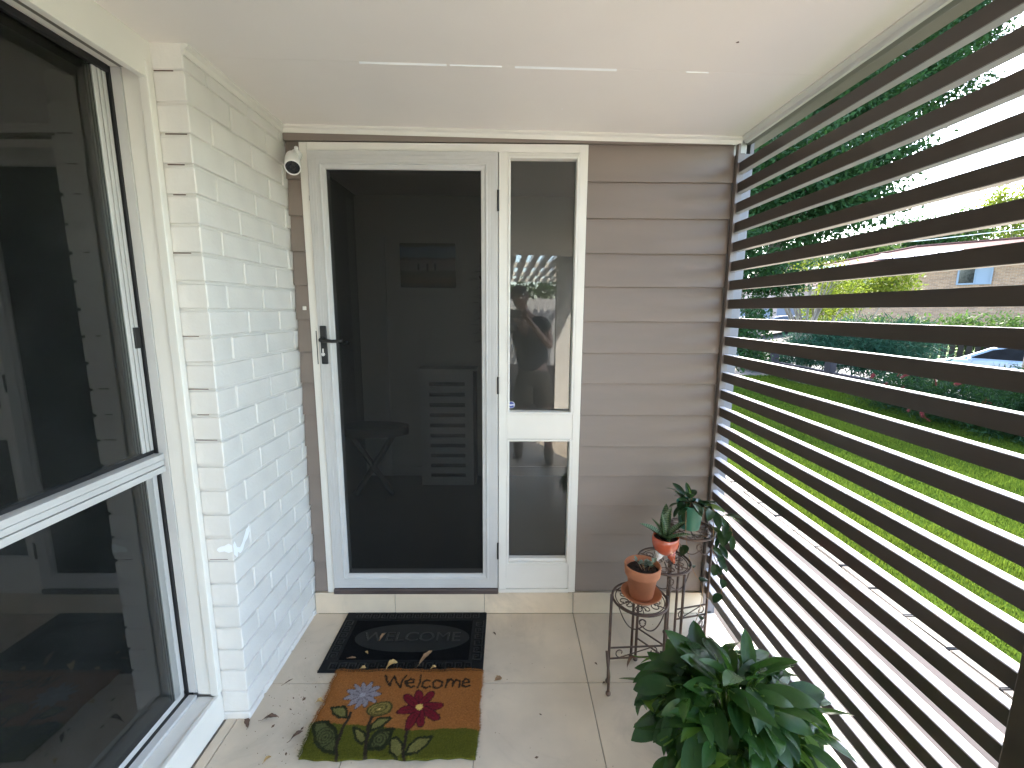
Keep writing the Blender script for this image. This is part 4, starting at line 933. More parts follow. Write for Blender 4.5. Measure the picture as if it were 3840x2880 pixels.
sub_mesh('tee_shirt', [(.27,-.39,.84,(.225,.17)),(.26,-.40,1.08,(.205,.16)),(.23,-.41,1.30,(.215,.16)),(.19,-.41,1.43,(.115,.09)),(.375,-.40,1.40,.092),(.410,-.335,1.25,.085),(.04,-.39,1.415,.092),(-.04,-.32,1.26,.085)], [(0,1),(1,2),(2,3),(2,4),(4,5),(2,6),(6,7)], M['shirt'])
sub_mesh('shorts', [(.27,-.39,.98,(.185,.138)),(.27,-.39,.88,(.21,.155)),(.355,-.375,.78,.125),(.385,-.31,.50,.125),(.185,-.40,.78,.125),(.155,-.385,.50,.125)], [(0,1),(1,2),(2,3),(1,4),(4,5)], M['shorts'])
adopt(pr_, MB().sphere((.118,-.385,1.665),.095,20,12,(.86,1.02,.86)).build('hair', M['hair'], smooth=True))
b = MB()
for (x_, y_) in ((.118,-.275),): b.tube([(x_,y_+.012,1.645),(x_,y_-.004,1.618)], [.008,.013], 8)
adopt(pr_, b.build('nose', M['skin'], smooth=True)); adopt(pr_, MB().sphere((.086,-.283,1.652),.010,8,6).sphere((.150,-.283,1.652),.010,8,6).build('eyes', M['screenplastic'], smooth=True)); adopt(pr_, MB().tube([(.095,-.281,1.592),(.118,-.277,1.589),(.141,-.281,1.592)], .005, 6).build('mouth', M['glaze_red']))
for sx in (-1, 1): adopt(pr_, MB().sphere((.118+.083*sx,-.37,1.63),.028,10,8,(.35,.7,1.1)).build('ear', M['skin'], smooth=True))
for (x_, y_) in ((.42,-.20),(.12,-.42)):
    adopt(pr_, MB().sphere((x_,y_+.07,.045),.062,16,10,(.75,2.3,.72)).sphere((x_,y_,.09),.058,14,8,(.9,1,1.1)).build('boot', M['boot'], smooth=True))
ph = thing('phone', 'black phone held up sideways by the photographer', 'phone', (.06,-.012,1.47))
adopt(ph, MB().box(-.018,.128,-.0125,-.005,1.437,1.509).build('phone_body', M['black'], bevel=.003), MB().lathe([(.0001,.0),(.007,.0),(.0075,-.001)], (.0,-.0045,1.495), 16, Matrix.Rotation(R(90),3,'X')).build('phone_lens', M['darkglass']))

# ================================================================= OUTDOORS
def ss_(t): t = np.clip(t, 0, 1); return t*t*(3-2*t)
def ground_z(X, Y):
    X = np.asarray(X, float); Y = np.asarray(Y, float)
    z = np.full(np.broadcast(X, Y).shape, -.125)
    z = z-.84*ss_((X-7.4)/2.0)
    z = z+ss_((X-18.)/9)*1.3+np.clip((X-27)/40, 0, 4)*2.5
    return z
gx = np.concatenate([np.linspace(-60,0,13)[:-1], np.linspace(0,30,61)[:-1], np.linspace(30,260,40)]); gy = np.concatenate([np.linspace(-60,0,13)[:-1], np.linspace(0,40,41)[:-1], np.linspace(40,300,30)])
GX, GY = np.meshgrid(gx, gy); GZ = ground_z(GX, GY)-.004
idx = np.arange(GX.size).reshape(GX.shape); f = np.stack([idx[:-1,:-1].ravel(), idx[:-1,1:].ravel(), idx[1:,1:].ravel(), idx[1:,:-1].ravel()], 1)
me = bpy.data.meshes.new('ground'); me.from_pydata(np.stack([GX.ravel(), GY.ravel(), GZ.ravel()], 1).tolist(), [], f.tolist()); me.update()
ground = link('ground', me, M['verge']); tag(ground, kind='structure')
def sheet(name, x0, x1, y0, y1, dz, m, nx=12, ny=12):
    X, Y = np.meshgrid(np.linspace(x0,x1,nx+1), np.linspace(y0,y1,ny+1)); Z = ground_z(X, Y)+dz; idx = np.arange(X.size).reshape(X.shape)
    f = np.stack([idx[:-1,:-1].ravel(), idx[:-1,1:].ravel(), idx[1:,1:].ravel(), idx[1:,:-1].ravel()], 1)
    me = bpy.data.meshes.new(name); me.from_pydata(np.stack([X.ravel(), Y.ravel(), Z.ravel()], 1).tolist(), [], f.tolist()); me.update()
    return tag(link(name, me, m), kind='structure')
sheet('lawn', 2.2, 7.0, -4, 11.4, .004, M['lawnbase'], 8, 16)
sheet('garden_bed', 6.75, 9.2, -4, 15, .012, M['soil'], 16, 10)
sheet('garden_bed', 2.2, 9.2, 11.2, 16, .016, M['soil'], 10, 10)
sheet('street', 9.6, 17.2, -60, 200, .012, M['asphalt'], 4, 40)
sheet('driveway', 17.0, 25.5, 33, 44, .02, M['concrete'], 12, 10)
sheet('footpath', 18.3, 19.7, -60, 200, .02, M['concrete'], 4, 40)
tag(MB().box(17.15,17.35,-60,32.8,-1.0,-.83).box(17.15,17.35,44.2,200,-1.0,-.83).build('kerb', M['concrete']), kind='structure')
path = tag(MB().box(1.051, 2.118, -2.6, 12, -.3, -.100).build('path', M['concrete'], bevel=.004), kind='structure')
tag(MB().box(1.051, 6, -9, -2.62, -.3, -.101).box(-3, 1.05, -9, -2.31, -.3, -.060).build('patio', M['concrete'], bevel=.004), kind='structure')
ed = tag(MB().box(2.119, 2.262, -2.6, 12, -.3, -.118).build('path_edging', M['grout']), kind='structure')
pvm = []
for i in range(3):
    bm = bmesh.new(); bmesh.ops.create_cube(bm, size=1)
    for v in bm.verts: v.co = Vector((v.co.x*.132, v.co.y*.226, v.co.z*.05))
    bmesh.ops.bevel(bm, geom=list(bm.edges), offset=.006, segments=2, affect='EDGES')
    for v in bm.verts: v.co += Vector((rnd.uniform(-.002,.002), rnd.uniform(-.002,.002), rnd.uniform(-.002,.002)))
    m_ = bpy.data.meshes.new('paver'); bm.to_mesh(m_); bm.free(); m_.materials.append(M['paver']); pvm.append(m_)
for i in range(42):
    o = link('paver', pvm[i % 3], None, ed); o.location = (2.190+rnd.uniform(-.004,.004), .6+i*.236, -.120+rnd.uniform(-.003,.003)); o.rotation_euler = (rnd.uniform(-.02,.02), rnd.uniform(-.03,.03), rnd.uniform(-.03,.03))

# ---- generic numpy leaf clouds
def leaf_cloud(name, P, Dn, size, mt, parent=None, asp=.45, seed=1, droop=0., kind=None, tint=None):
    rs = np.random.RandomState(seed); n = len(P)
    d = rs.normal(size=(n,3))*1.0+Dn; d[:,2] -= droop; d /= np.linalg.norm(d, axis=1)[:,None]
    s = np.cross(d, rs.normal(size=(n,3))); s /= np.linalg.norm(s, axis=1)[:,None]+1e-9; nn = np.cross(d, s)
    L = (size*rs.uniform(.6,1.4,n))[:,None]; W = L*asp
    v = np.stack([P, P+d*L*.45+s*W*.5+nn*L*.05, P+d*L, P+d*L*.45-s*W*.5+nn*L*.05], 1).reshape(-1,3)
    f = np.arange(4*n).reshape(-1,4)
    me = bpy.data.meshes.new(name); me.vertices.add(4*n); me.vertices.foreach_set('co', v.ravel()); me.loops.add(4*n); me.loops.foreach_set('vertex_index', f.ravel().astype(np.int32))
    me.polygons.add(n); me.polygons.foreach_set('loop_start', np.arange(0,4*n,4,dtype=np.int32)); me.polygons.foreach_set('loop_total', np.full(n,4,np.int32)); me.update(calc_edges=True)
    t = rs.rand(n) if tint is None else tint; a = me.attributes.new('tint', 'FLOAT', 'POINT'); a.data.foreach_set('value', np.repeat(t, 4).astype(np.float32))
    o = link(name, me, mt); 
    if parent is not None: adopt(parent, o)
    if kind: o['kind'] = kind
    return o
def blob_points(blobs, n, seed, clump=.16, per=14, shell=.55):
    rs = np.random.RandomState(seed); vol = np.array([b[3]*b[4]*b[5] for b in blobs])**.67; pr = vol/vol.sum()
    k = max(1, n//per); bi = rs.choice(len(blobs), k, p=pr); u = rs.normal(size=(k,3)); u /= np.linalg.norm(u,axis=1)[:,None]; r = (shell+(1-shell)*rs.rand(k))
    B = np.array(blobs); C = B[bi,:3]+u*r[:,None]*B[bi,3:6]
    P = np.repeat(C, per, 0)+rs.normal(size=(k*per,3))*clump; D = np.repeat(u, per, 0)*.5
    return P, D, np.repeat(rs.rand(k), per)*.6+rs.rand(k*per)*.4
def tree(name, label, cat, base, trunk_pts, radii, limbs, blobs, n, size, mt, bark='bark', clump=.2, per=14, asp=.45, droop=0., seed=1, group=None, shell=.55):
    root = thing(name, label, cat, base, group)
    b = MB().tube(trunk_pts, radii, 12)
    adopt(root, b.build('trunk', M[bark], smooth=True))
    for l, r_ in limbs: adopt(root, MB().tube(l, r_, 8).build('limb', M[bark], smooth=True))
    P, D, T = blob_points(blobs, n, seed, clump, per, shell)
    leaf_cloud('crown', P, D, size, mt, root, asp, seed, droop, tint=T); return root
def rlimbs(p0, blobs, r, seed, jitter=.25):
    rr = random.Random(seed); out = []
    for bl in blobs:
        a = Vector(p0)+Vector((0,0,rr.uniform(-.6,.4))); c = Vector(bl[:3]); m1 = a.lerp(c,.35)+Vector((rr.uniform(-jitter,jitter),rr.uniform(-jitter,jitter),rr.uniform(0,.5))); m2 = a.lerp(c,.7)+Vector((rr.uniform(-jitter,jitter),)*3)
        out.append(([a,m1,m2,c], [r,r*.7,r*.45,r*.15]))
        for k in range(2):
            e = c+Vector((rr.uniform(-1,1)*bl[3]*.8, rr.uniform(-1,1)*bl[4]*.8, rr.uniform(-.3,1)*bl[5]*.7)); out.append(([m2,m2.lerp(e,.5)+Vector((0,0,.15)),e],[r*.4,r*.25,r*.08]))
    return out
m_dark = leaf_mat('dark_tree_leaf', (.005,.017,.008), (.016,.042,.012), .7, .25, tcol=(.03,.075,.012), spec=.1)
m_mid = leaf_mat('mid_green_leaf', (.018,.042,.010), (.055,.095,.018), .6, .45, spec=.15); m_lime = leaf_mat('lime_leaf', (.055,.09,.008), (.14,.16,.014), .6, .5, spec=.15)
m_teal = leaf_mat('blue_green_needle', (.009,.034,.020), (.024,.066,.036), .6, .3, spec=.1); m_red = leaf_mat('red_pink_leaf', (.16,.035,.04), (.30,.09,.09), .5, .5)
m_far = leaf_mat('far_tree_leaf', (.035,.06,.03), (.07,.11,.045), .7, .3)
# big dark tree over the lawn
TB = Vector((6.75,12.4,-.12))
def away(x, y, z, a, b, c, k): return (x*k, y*k, 1.495+(z-1.495)*k, a*k, b*k, c*k)
blobs = [(7.2,12.6,5.4,1.6,1.6,1.0),(7.9,11.4,4.6,1.1,1.1,.75),(6.6,11.8,4.3,.9,1.0,.7),(6.2,12.6,3.3,.6,.8,.45),(8.2,11.0,3.9,.8,.6,.35),(7.3,11.4,3.4,.7,.6,.3),(9.1,11.6,5.3,.9,.9,.5),
         (8.6,15.2,4.6,1.6,1.4,1.0),(10.6,15.4,5.4,1.6,1.3,1.0),
         away(8.6,12.0,6.4,1.5,1.5,1.1,1.15), away(6.9,13.0,7.3,1.9,1.7,1.2,1.25), away(9.2,12.6,8.2,1.9,1.7,1.3,1.3), away(10.2,12.0,7.0,1.2,1.2,.9,1.25), away(10.6,12.6,9.6,1.6,1.5,1.2,1.45),
         away(8.0,13.0,9.6,1.8,1.4,1.3,1.75), away(11.0,12.0,8.3,1.0,1.0,.8,1.4), away(6.8,12.4,8.8,.9,.9,1.0,1.65), away(7.6,12.4,6.3,1.4,1.0,.8,1.2)]
tree('dark_tree', 'large dark leafy tree behind the lawn, filling the upper gaps between the slats', 'tree', TB,
     [TB, TB+Vector((.05,0,1.6)), TB+Vector((.3,-.1,3.0)), TB+Vector((.75,-.1,4.6)), TB+Vector((1.1,.1,6.4))], [.27,.20,.17,.13,.08], rlimbs(TB+Vector((.5,0,4.0)), blobs, .085, 3), blobs, 170000, .135, m_dark, clump=.26, per=18, droop=.3, seed=4, shell=.35)
# light green branch further right
blobs = [(11.3,8.9,9.4,.8,.8,.6),(11.9,9.4,8.5,.7,.6,.45),(11.5,9.3,10.3,.9,.8,.6)]
tb = Vector((12.6,10.6,-.95)); tree('lime_tree', 'tall slim tree with bright yellow green leaves at the top right', 'tree', tb, [tb, tb+Vector((-.1,-.2,4)), tb+Vector((-.6,-.8,8)), tb+Vector((-1.0,-1.4,10.4))], [.16,.13,.09,.04], rlimbs(tb+Vector((-.5,-.7,7.6)), blobs, .05, 5), blobs, 5000, .13, m_lime, clump=.16, seed=5)
# low dark leaves by the house corner
blobs = [(5.75,10.6,2.35,.5,.6,.45),(5.5,10.2,1.2,.35,.5,.5),(6.3,10.5,2.2,.55,.5,.25),(5.55,10.3,.55,.3,.4,.35),(5.5,10.8,3.1,.4,.5,.35)]
tb = Vector((5.5,10.8,-.12)); tree('leafy_shrub', 'dark leafy shrub just beyond the house corner, leftmost of the garden plants', 'shrub', tb, [tb, tb+Vector((0,0,1.3)), tb+Vector((.1,0,2.8))], [.06,.05,.02], rlimbs(tb+Vector((0,0,1.6)), blobs, .02, 6, .1), blobs, 7000, .10, m_dark, clump=.12, seed=6)
# multi stemmed crepe myrtle like tree
root = thing('bare_stemmed_tree', 'small tree with a fan of thin bare stems beside the street', 'tree', (9.8,14.6,-.9))
sb_ = Vector((9.8,14.6,-.95))
for i in range(13):
    a = i*2.4; e = sb_+Vector((math.cos(a)*rnd.uniform(.5,1.5), math.sin(a)*rnd.uniform(.3,1.), rnd.uniform(3.0,3.9))); m1 = sb_.lerp(e,.4)+Vector((0,0,.3))-Vector((math.cos(a),math.sin(a),0))*.2
    adopt(root, MB().tube([sb_+Vector((math.cos(a)*.12,math.sin(a)*.12,0)), m1, m1.lerp(e,.5)+Vector((.05,0,0)), e], [.055,.042,.03,.012], 7).tube([m1.lerp(e,.4), m1.lerp(e,.7)+Vector((.25*math.cos(a+1),0,.2)), e+Vector((.4*math.cos(a+1),.1,-.2))], [.022,.015,.006], 5).build('limb', M['bark'], smooth=True))
P, D, T = blob_points([(10.7,14.6,1.95,.7,.7,.5),(9.9,14.8,2.7,1.2,.8,.35)], 3200, 31, .15, 8); leaf_cloud('crown', P, D, .09, m_lime, root, seed=7, tint=T)
def shrub(name, label, base, blobs, n, size, mt, seed, clump=.12, asp=.4, droop=0, cat='shrub', group=None, per=12):
    root = thing(name, label, cat, base, group); b = Vector(base); sb = MB()
    for bl in blobs: sb.tube([b, b.lerp(Vector(bl[:3]),.6)+Vector((0,0,.1)), Vector(bl[:3])], [.03,.02,.008], 6)
    adopt(root, sb.build('stem', M['bark'])); P, D, T = blob_points(blobs, n, seed, clump, per, .45); leaf_cloud('foliage', P, D, size, mt, root, asp, seed, droop, tint=T); return root
shrub('yellow_green_shrub', 'yellow green leafy small tree in front of the brick house', (13.2,17.6,-.9), [(13.0,17.6,2.1,.8,.7,.6),(13.9,17.4,2.5,.8,.7,.5),(14.8,17.2,2.75,.7,.7,.5),(12.3,17.8,1.7,.6,.6,.5)], 6000, .14, m_lime, 12, .16, cat='tree')
shrub('needle_shrub', 'blue green feathery shrub in the middle of the street side bed', (9.4,11.8,-.9), [(9.2,12.0,.55,1.1,.9,.55),(10.2,11.6,.75,.8,.8,.5),(8.4,12.4,.45,.7,.8,.42),(10.0,11.4,.1,1.1,.8,.4)], 15000, .26, m_teal, 13, .10, .07)
shrub('needle_shrub', 'small dark shrub at the left end of the street side bed', (8.0,13.4,-.6), [(8.0,13.4,.15,.55,.6,.42),(7.6,13.2,-.1,.5,.5,.3)], 4000, .12, m_dark, 14, .10, .2)
# bottlebrush in front, at the right
BB = [(6.75,7.4,.10,.55,.6,.42),(6.75,6.5,.12,.6,.6,.50),(6.95,5.7,.16,.6,.6,.54),(7.25,4.9,.14,.6,.6,.56),(6.7,5.6,.0,.5,.6,.35),(7.6,6.4,.12,.6,.7,.48)]
bb = shrub('bottlebrush', 'dark bottlebrush shrub with pink red flower spikes at the right end of the bed', (7.0,6.0,-.13), BB, 34000, .10, m_dark, 15, .09, .12)
m_spk = leaf_mat('flower_spike', (.20,.030,.036), (.30,.085,.07), .8, .4, spec=.1)
fm = MB(); fl_me = None
v = []; f = []
for i in range(150):
    a = rnd.uniform(0,2*PI); s_ = rnd.uniform(-.05,.05); d = Vector((math.cos(a), math.sin(a), rnd.uniform(-.2,.3)))*.026; w = Vector((-math.sin(a), math.cos(a), 0))*.003; p = Vector((0,0,s_)); k = len(v)
    v += [tuple(p-w), tuple(p+w), tuple(p+d)]; f.append((k,k+1,k+2))
fm.add(v, f); fm.tube([(0,0,-.06),(0,0,.055)], .004, 5); fl_me = fm.mesh('flower_spike'); fl_me.materials.append(m_spk)
for i in range(46):
    bl = rnd.choice(BB[:4]); a = rnd.uniform(2.5, 4.6); e = rnd.uniform(-.35,1.25)
    o = link('flower_spike', fl_me); o.location = (bl[0]+bl[3]*1.08*math.cos(a)*math.cos(e), bl[1]+bl[4]*1.08*math.sin(a)*math.cos(e), bl[2]+bl[5]*1.12*math.sin(e)); o.rotation_euler = (rnd.uniform(-1.2,1.2), rnd.uniform(-1.2,1.2), 0); o.scale = (1.25,)*3; adopt(bb, o)
# hedge across the street
shrub('street_hedge', 'dense green and white flecked hedge across the street below the brick house', (20,19,-.7), [(17.8+i*1.1,21.5-i*.9,.35+.06*i,1.0,.9,.85) for i in range(7)], 18000, .16, m_mid, 16, .2, cat='hedge')
shrub('needle_shrub', 'spiky teal shrub across the street beside the hedge', (17.2,22.2,-.8), [(16.9,22.4,.5,1.0,.9,.8),(15.9,23.2,.4,.9,.9,.7)], 6000, .35, m_teal, 17, .15, .06)
shrub('red_shrub', 'red and pink leaved shrub at the far right above the silver car', (25.0,17.0,-.4), [(24.2,17.4,.9,.8,.8,.7),(25.4,16.8,1.1,.9,.8,.9)], 7000, .16, m_red, 18, .2)
# far trees on the skyline
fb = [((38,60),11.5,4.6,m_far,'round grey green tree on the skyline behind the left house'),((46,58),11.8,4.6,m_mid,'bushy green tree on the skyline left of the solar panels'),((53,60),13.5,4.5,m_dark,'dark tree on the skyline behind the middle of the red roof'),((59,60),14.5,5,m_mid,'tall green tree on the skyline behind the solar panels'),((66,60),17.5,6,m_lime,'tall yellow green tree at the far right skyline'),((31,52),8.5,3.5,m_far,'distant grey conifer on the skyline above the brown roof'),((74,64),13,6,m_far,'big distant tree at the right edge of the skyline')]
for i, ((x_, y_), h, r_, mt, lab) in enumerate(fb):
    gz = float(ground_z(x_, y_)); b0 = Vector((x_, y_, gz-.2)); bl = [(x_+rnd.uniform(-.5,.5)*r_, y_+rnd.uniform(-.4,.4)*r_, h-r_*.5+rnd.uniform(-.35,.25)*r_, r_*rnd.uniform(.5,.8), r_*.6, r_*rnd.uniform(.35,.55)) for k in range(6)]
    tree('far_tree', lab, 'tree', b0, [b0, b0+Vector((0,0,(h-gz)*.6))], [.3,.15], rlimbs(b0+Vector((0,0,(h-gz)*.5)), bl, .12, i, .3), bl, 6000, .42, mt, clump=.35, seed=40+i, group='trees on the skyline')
# ---- low timber fence along the bed
fe = thing('low_fence', 'low dark timber rail fence along the far side of the lawn', 'fence', (6.9,9,-.1))
fys = [3.4+2.05*i for i in range(5)]+[13.2]
for y_ in fys: adopt(fe, MB().box(6.92,7.06,y_-.09,y_+.09,-.3,.60).build('post', M['timber'], bevel=.008))
for i in range(len(fys)-1):
    adopt(fe, MB().box(6.94,7.04,fys[i]+.0905,fys[i+1]-.0905,.10,.235).build('rail', M['timber'], bevel=.008))
    adopt(fe, MB().box(6.95,7.03,fys[i]+.0905,fys[i+1]-.0905,-.2,.085).build('sleeper', M['timber'], bevel=.008))
pf_ = thing('paling_fence', 'blue grey paling fence beyond the lawn at the house corner', 'fence', (6.4,13.6,-.1))
m_bg = mat('blue_grey_paint', (.18,.24,.28), .6, .15, 4)
for i in range(11): adopt(pf_, MB().box(5.4+i*.155,5.4+i*.155+.148,13.55,13.57,-.15,.62+rnd.uniform(-.01,.01)).build('paling', m_bg, bevel=.002))
adopt(pf_, MB().box(5.4,7.1,13.572,13.61,.35,.42).build('rail', m_bg))
# dark fence behind the silver car
df_ = thing('dark_fence', 'dark paling fence across the street behind the silver car', 'fence', (20,17,-.8))
for i in range(46):
    t = i/46; x_ = 17.9+t*9; y_ = 19.6-t*7.4; o = MB().box(-.09,.09,-.012,.012,0,1.55).build('paling', M['oldpaling']); o.location = (x_, y_, float(ground_z(x_, y_))); o.rotation_euler = (0,0,math.atan2(-7.4,9)); adopt(df_, o)

# ---- houses
m_brick = nodes('house_brick')
def brickm():
    m, nt, b = nodes('blond_brick'); L = nt.links.new; tc = N(nt,'ShaderNodeTexCoord'); mp = N(nt,'ShaderNodeMapping'); mp.inputs['Rotation'].default_value = (PI/2,0,0); L(tc.outputs['Object'], mp.inputs[0])
    br = N(nt,'ShaderNodeTexBrick'); br.inputs['Scale'].default_value = 1; br.inputs['Brick Width'].default_value = .24; br.inputs['Row Height'].default_value = .086; br.inputs['Mortar Size'].default_value = .006
    br.inputs['Color1'].default_value = (.25,.14,.08,1); br.inputs['Color2'].default_value = (.16,.085,.05,1); br.inputs['Mortar'].default_value = (.26,.22,.18,1); L(mp.outputs[0], br.inputs[0]); L(br.outputs[0], b.inputs['Base Color']); b.inputs['Roughness'].default_value = .9; return m
M['hbrick'] = brickm()
M['redroof'] = mat('red_roof_tile', (.075,.036,.031), .95, 0, 3, .4, 6, c2=(.05,.020,.017), spec=.1, dist=.05, streak=(3,3,3)); M['brownroof'] = mat('brown_roof_tile', (.12,.075,.065), .9, 0, 4, .4, 8, c2=(.08,.05,.043), spec=.1, dist=.05)
M['solar'] = mat('solar_panel', (.05,.07,.11), .18, .1, 2, spec=.5); M['cream'] = mat('cream_render', (.36,.28,.25), .8, .06, 2); M['bluegrey'] = mat('garage_panel', (.13,.16,.21), .4, .05, 1)
def house(name, label, origin, rz, W_, D_, zf, eave, ridge, wallm, roofm):
    root = thing(name, label, 'house', origin)
    def put(o): o.matrix_world = Matrix.Translation(Vector(origin)) @ Matrix.Rotation(rz, 4, 'Z'); adopt(root, o); return o
    put(MB().box(0,W_,0,D_,zf,eave).build('wall', wallm))
    ov = .5; b = MB(); z0 = eave; b.add([(-ov,-ov,z0),(W_+ov,-ov,z0),(W_+ov,D_+ov,z0),(-ov,D_+ov,z0),(D_/2,D_/2,ridge),(W_-D_/2,D_/2,ridge)], [(0,1,5,4),(1,2,5),(2,3,4,5),(3,0,4),(3,2,1,0)]); put(b.build('roof', roofm))
    put(MB().box(-ov-.02,W_+ov+.02,-ov-.12,-ov-.02,eave-.12,eave+.02).build('gutter', M['trim']))
    # roof ridges
    put(MB().tube([(D_/2,D_/2,ridge+.02),(W_-D_/2,D_/2,ridge+.02)], .10, 6).tube([(-ov,-ov,z0),(D_/2,D_/2,ridge+.02)], .09, 6).tube([(W_+ov,-ov,z0),(W_-D_/2,D_/2,ridge+.02)], .09, 6).build('ridge_cap', roofm))
    return root, put
root, put = house('brick_house', 'blond brick house with red tiled roof and solar panels across the street', (22.9,33.6,0), R(-52), 18, 9, 0.2, 4.75, 6.15, M['hbrick'], M['redroof'])
for xw in (7.4, 12.5, 2.0):
    w_ = put(MB().ring(xw,xw+1.5,3.2,4.6,[(0,.02),(0,-.05),(.09,-.05),(.09,.05)],'xz',-.02).build('window', M['bluegrey'])); 
    g_ = put(MB().box(xw+.09,xw+.74,.0-.012,-.004,3.29,4.51).build('pane', M['darkglass'])); g2_ = put(MB().box(xw+.78,xw+1.41,-.012,-.004,3.29,4.51).build('curtain', M['bluegrey']))
    put(MB().box(xw+.741,xw+.779,-.05,-.004,3.29,4.51).build('window_bar', M['bluegrey']))
sl_ = (6.15-4.75)/(4.5+.5)
def panel(x0_, x1_, y0_, y1_):
    zf_ = lambda y_: 4.75+(y_+.5)*sl_+.06
    b = MB().add([(x0_,y0_,zf_(y0_)),(x1_,y0_,zf_(y0_)),(x1_,y1_,zf_(y1_)),(x0_,y1_,zf_(y1_)),(x0_,y0_,zf_(y0_)+.04),(x1_,y0_,zf_(y0_)+.04),(x1_,y1_,zf_(y1_)+.04),(x0_,y1_,zf_(y1_)+.04)],[(0,3,2,1),(4,5,6,7),(0,1,5,4),(1,2,6,5),(2,3,7,6),(3,0,4,7)]); put(b.build('solar_panel', M['solar']))
for i in range(4): panel(3.0+i*1.08,4.0+i*1.08,.5,2.2)
for i in range(3): panel(9.2+i*1.08,10.2+i*1.08,.5,2.2)
root, put = house('brown_roof_house', 'house with brown tiled roof and pale garage doors at the far left beyond the street', (23.5,47.0,0), R(-20), 15, 8, 0.0, 4.0, 6.1, M['cream'], M['brownroof'])
put(MB().box(.6,3.4,-.06,-.01,.3,2.6).build('garage_door', M['bluegrey'])); put(MB().box(4.0,6.8,-.06,-.01,.3,2.6).build('garage_door', M['bluegrey'])); put(MB().box(8.2,10.0,-.05,-.01,1.4,2.7).build('window', M['darkglass']))
root, put = house('terracotta_house', 'partly hidden orange brick house in the middle distance between the two others', (26.5,39.0,0), R(-40), 9, 7, 0, 3.6, 5.0, mat('orange_brick',(.36,.16,.10),.9,.15,12), M['brownroof'])
tag(MB().tube([(9,46,6.2),(18,38,6.0),(27,30,6.15),(40,20,7.2)], .02, 5).build('power_line', M['trim']), 'thin pale overhead cable crossing above the far roofs', 'cable')

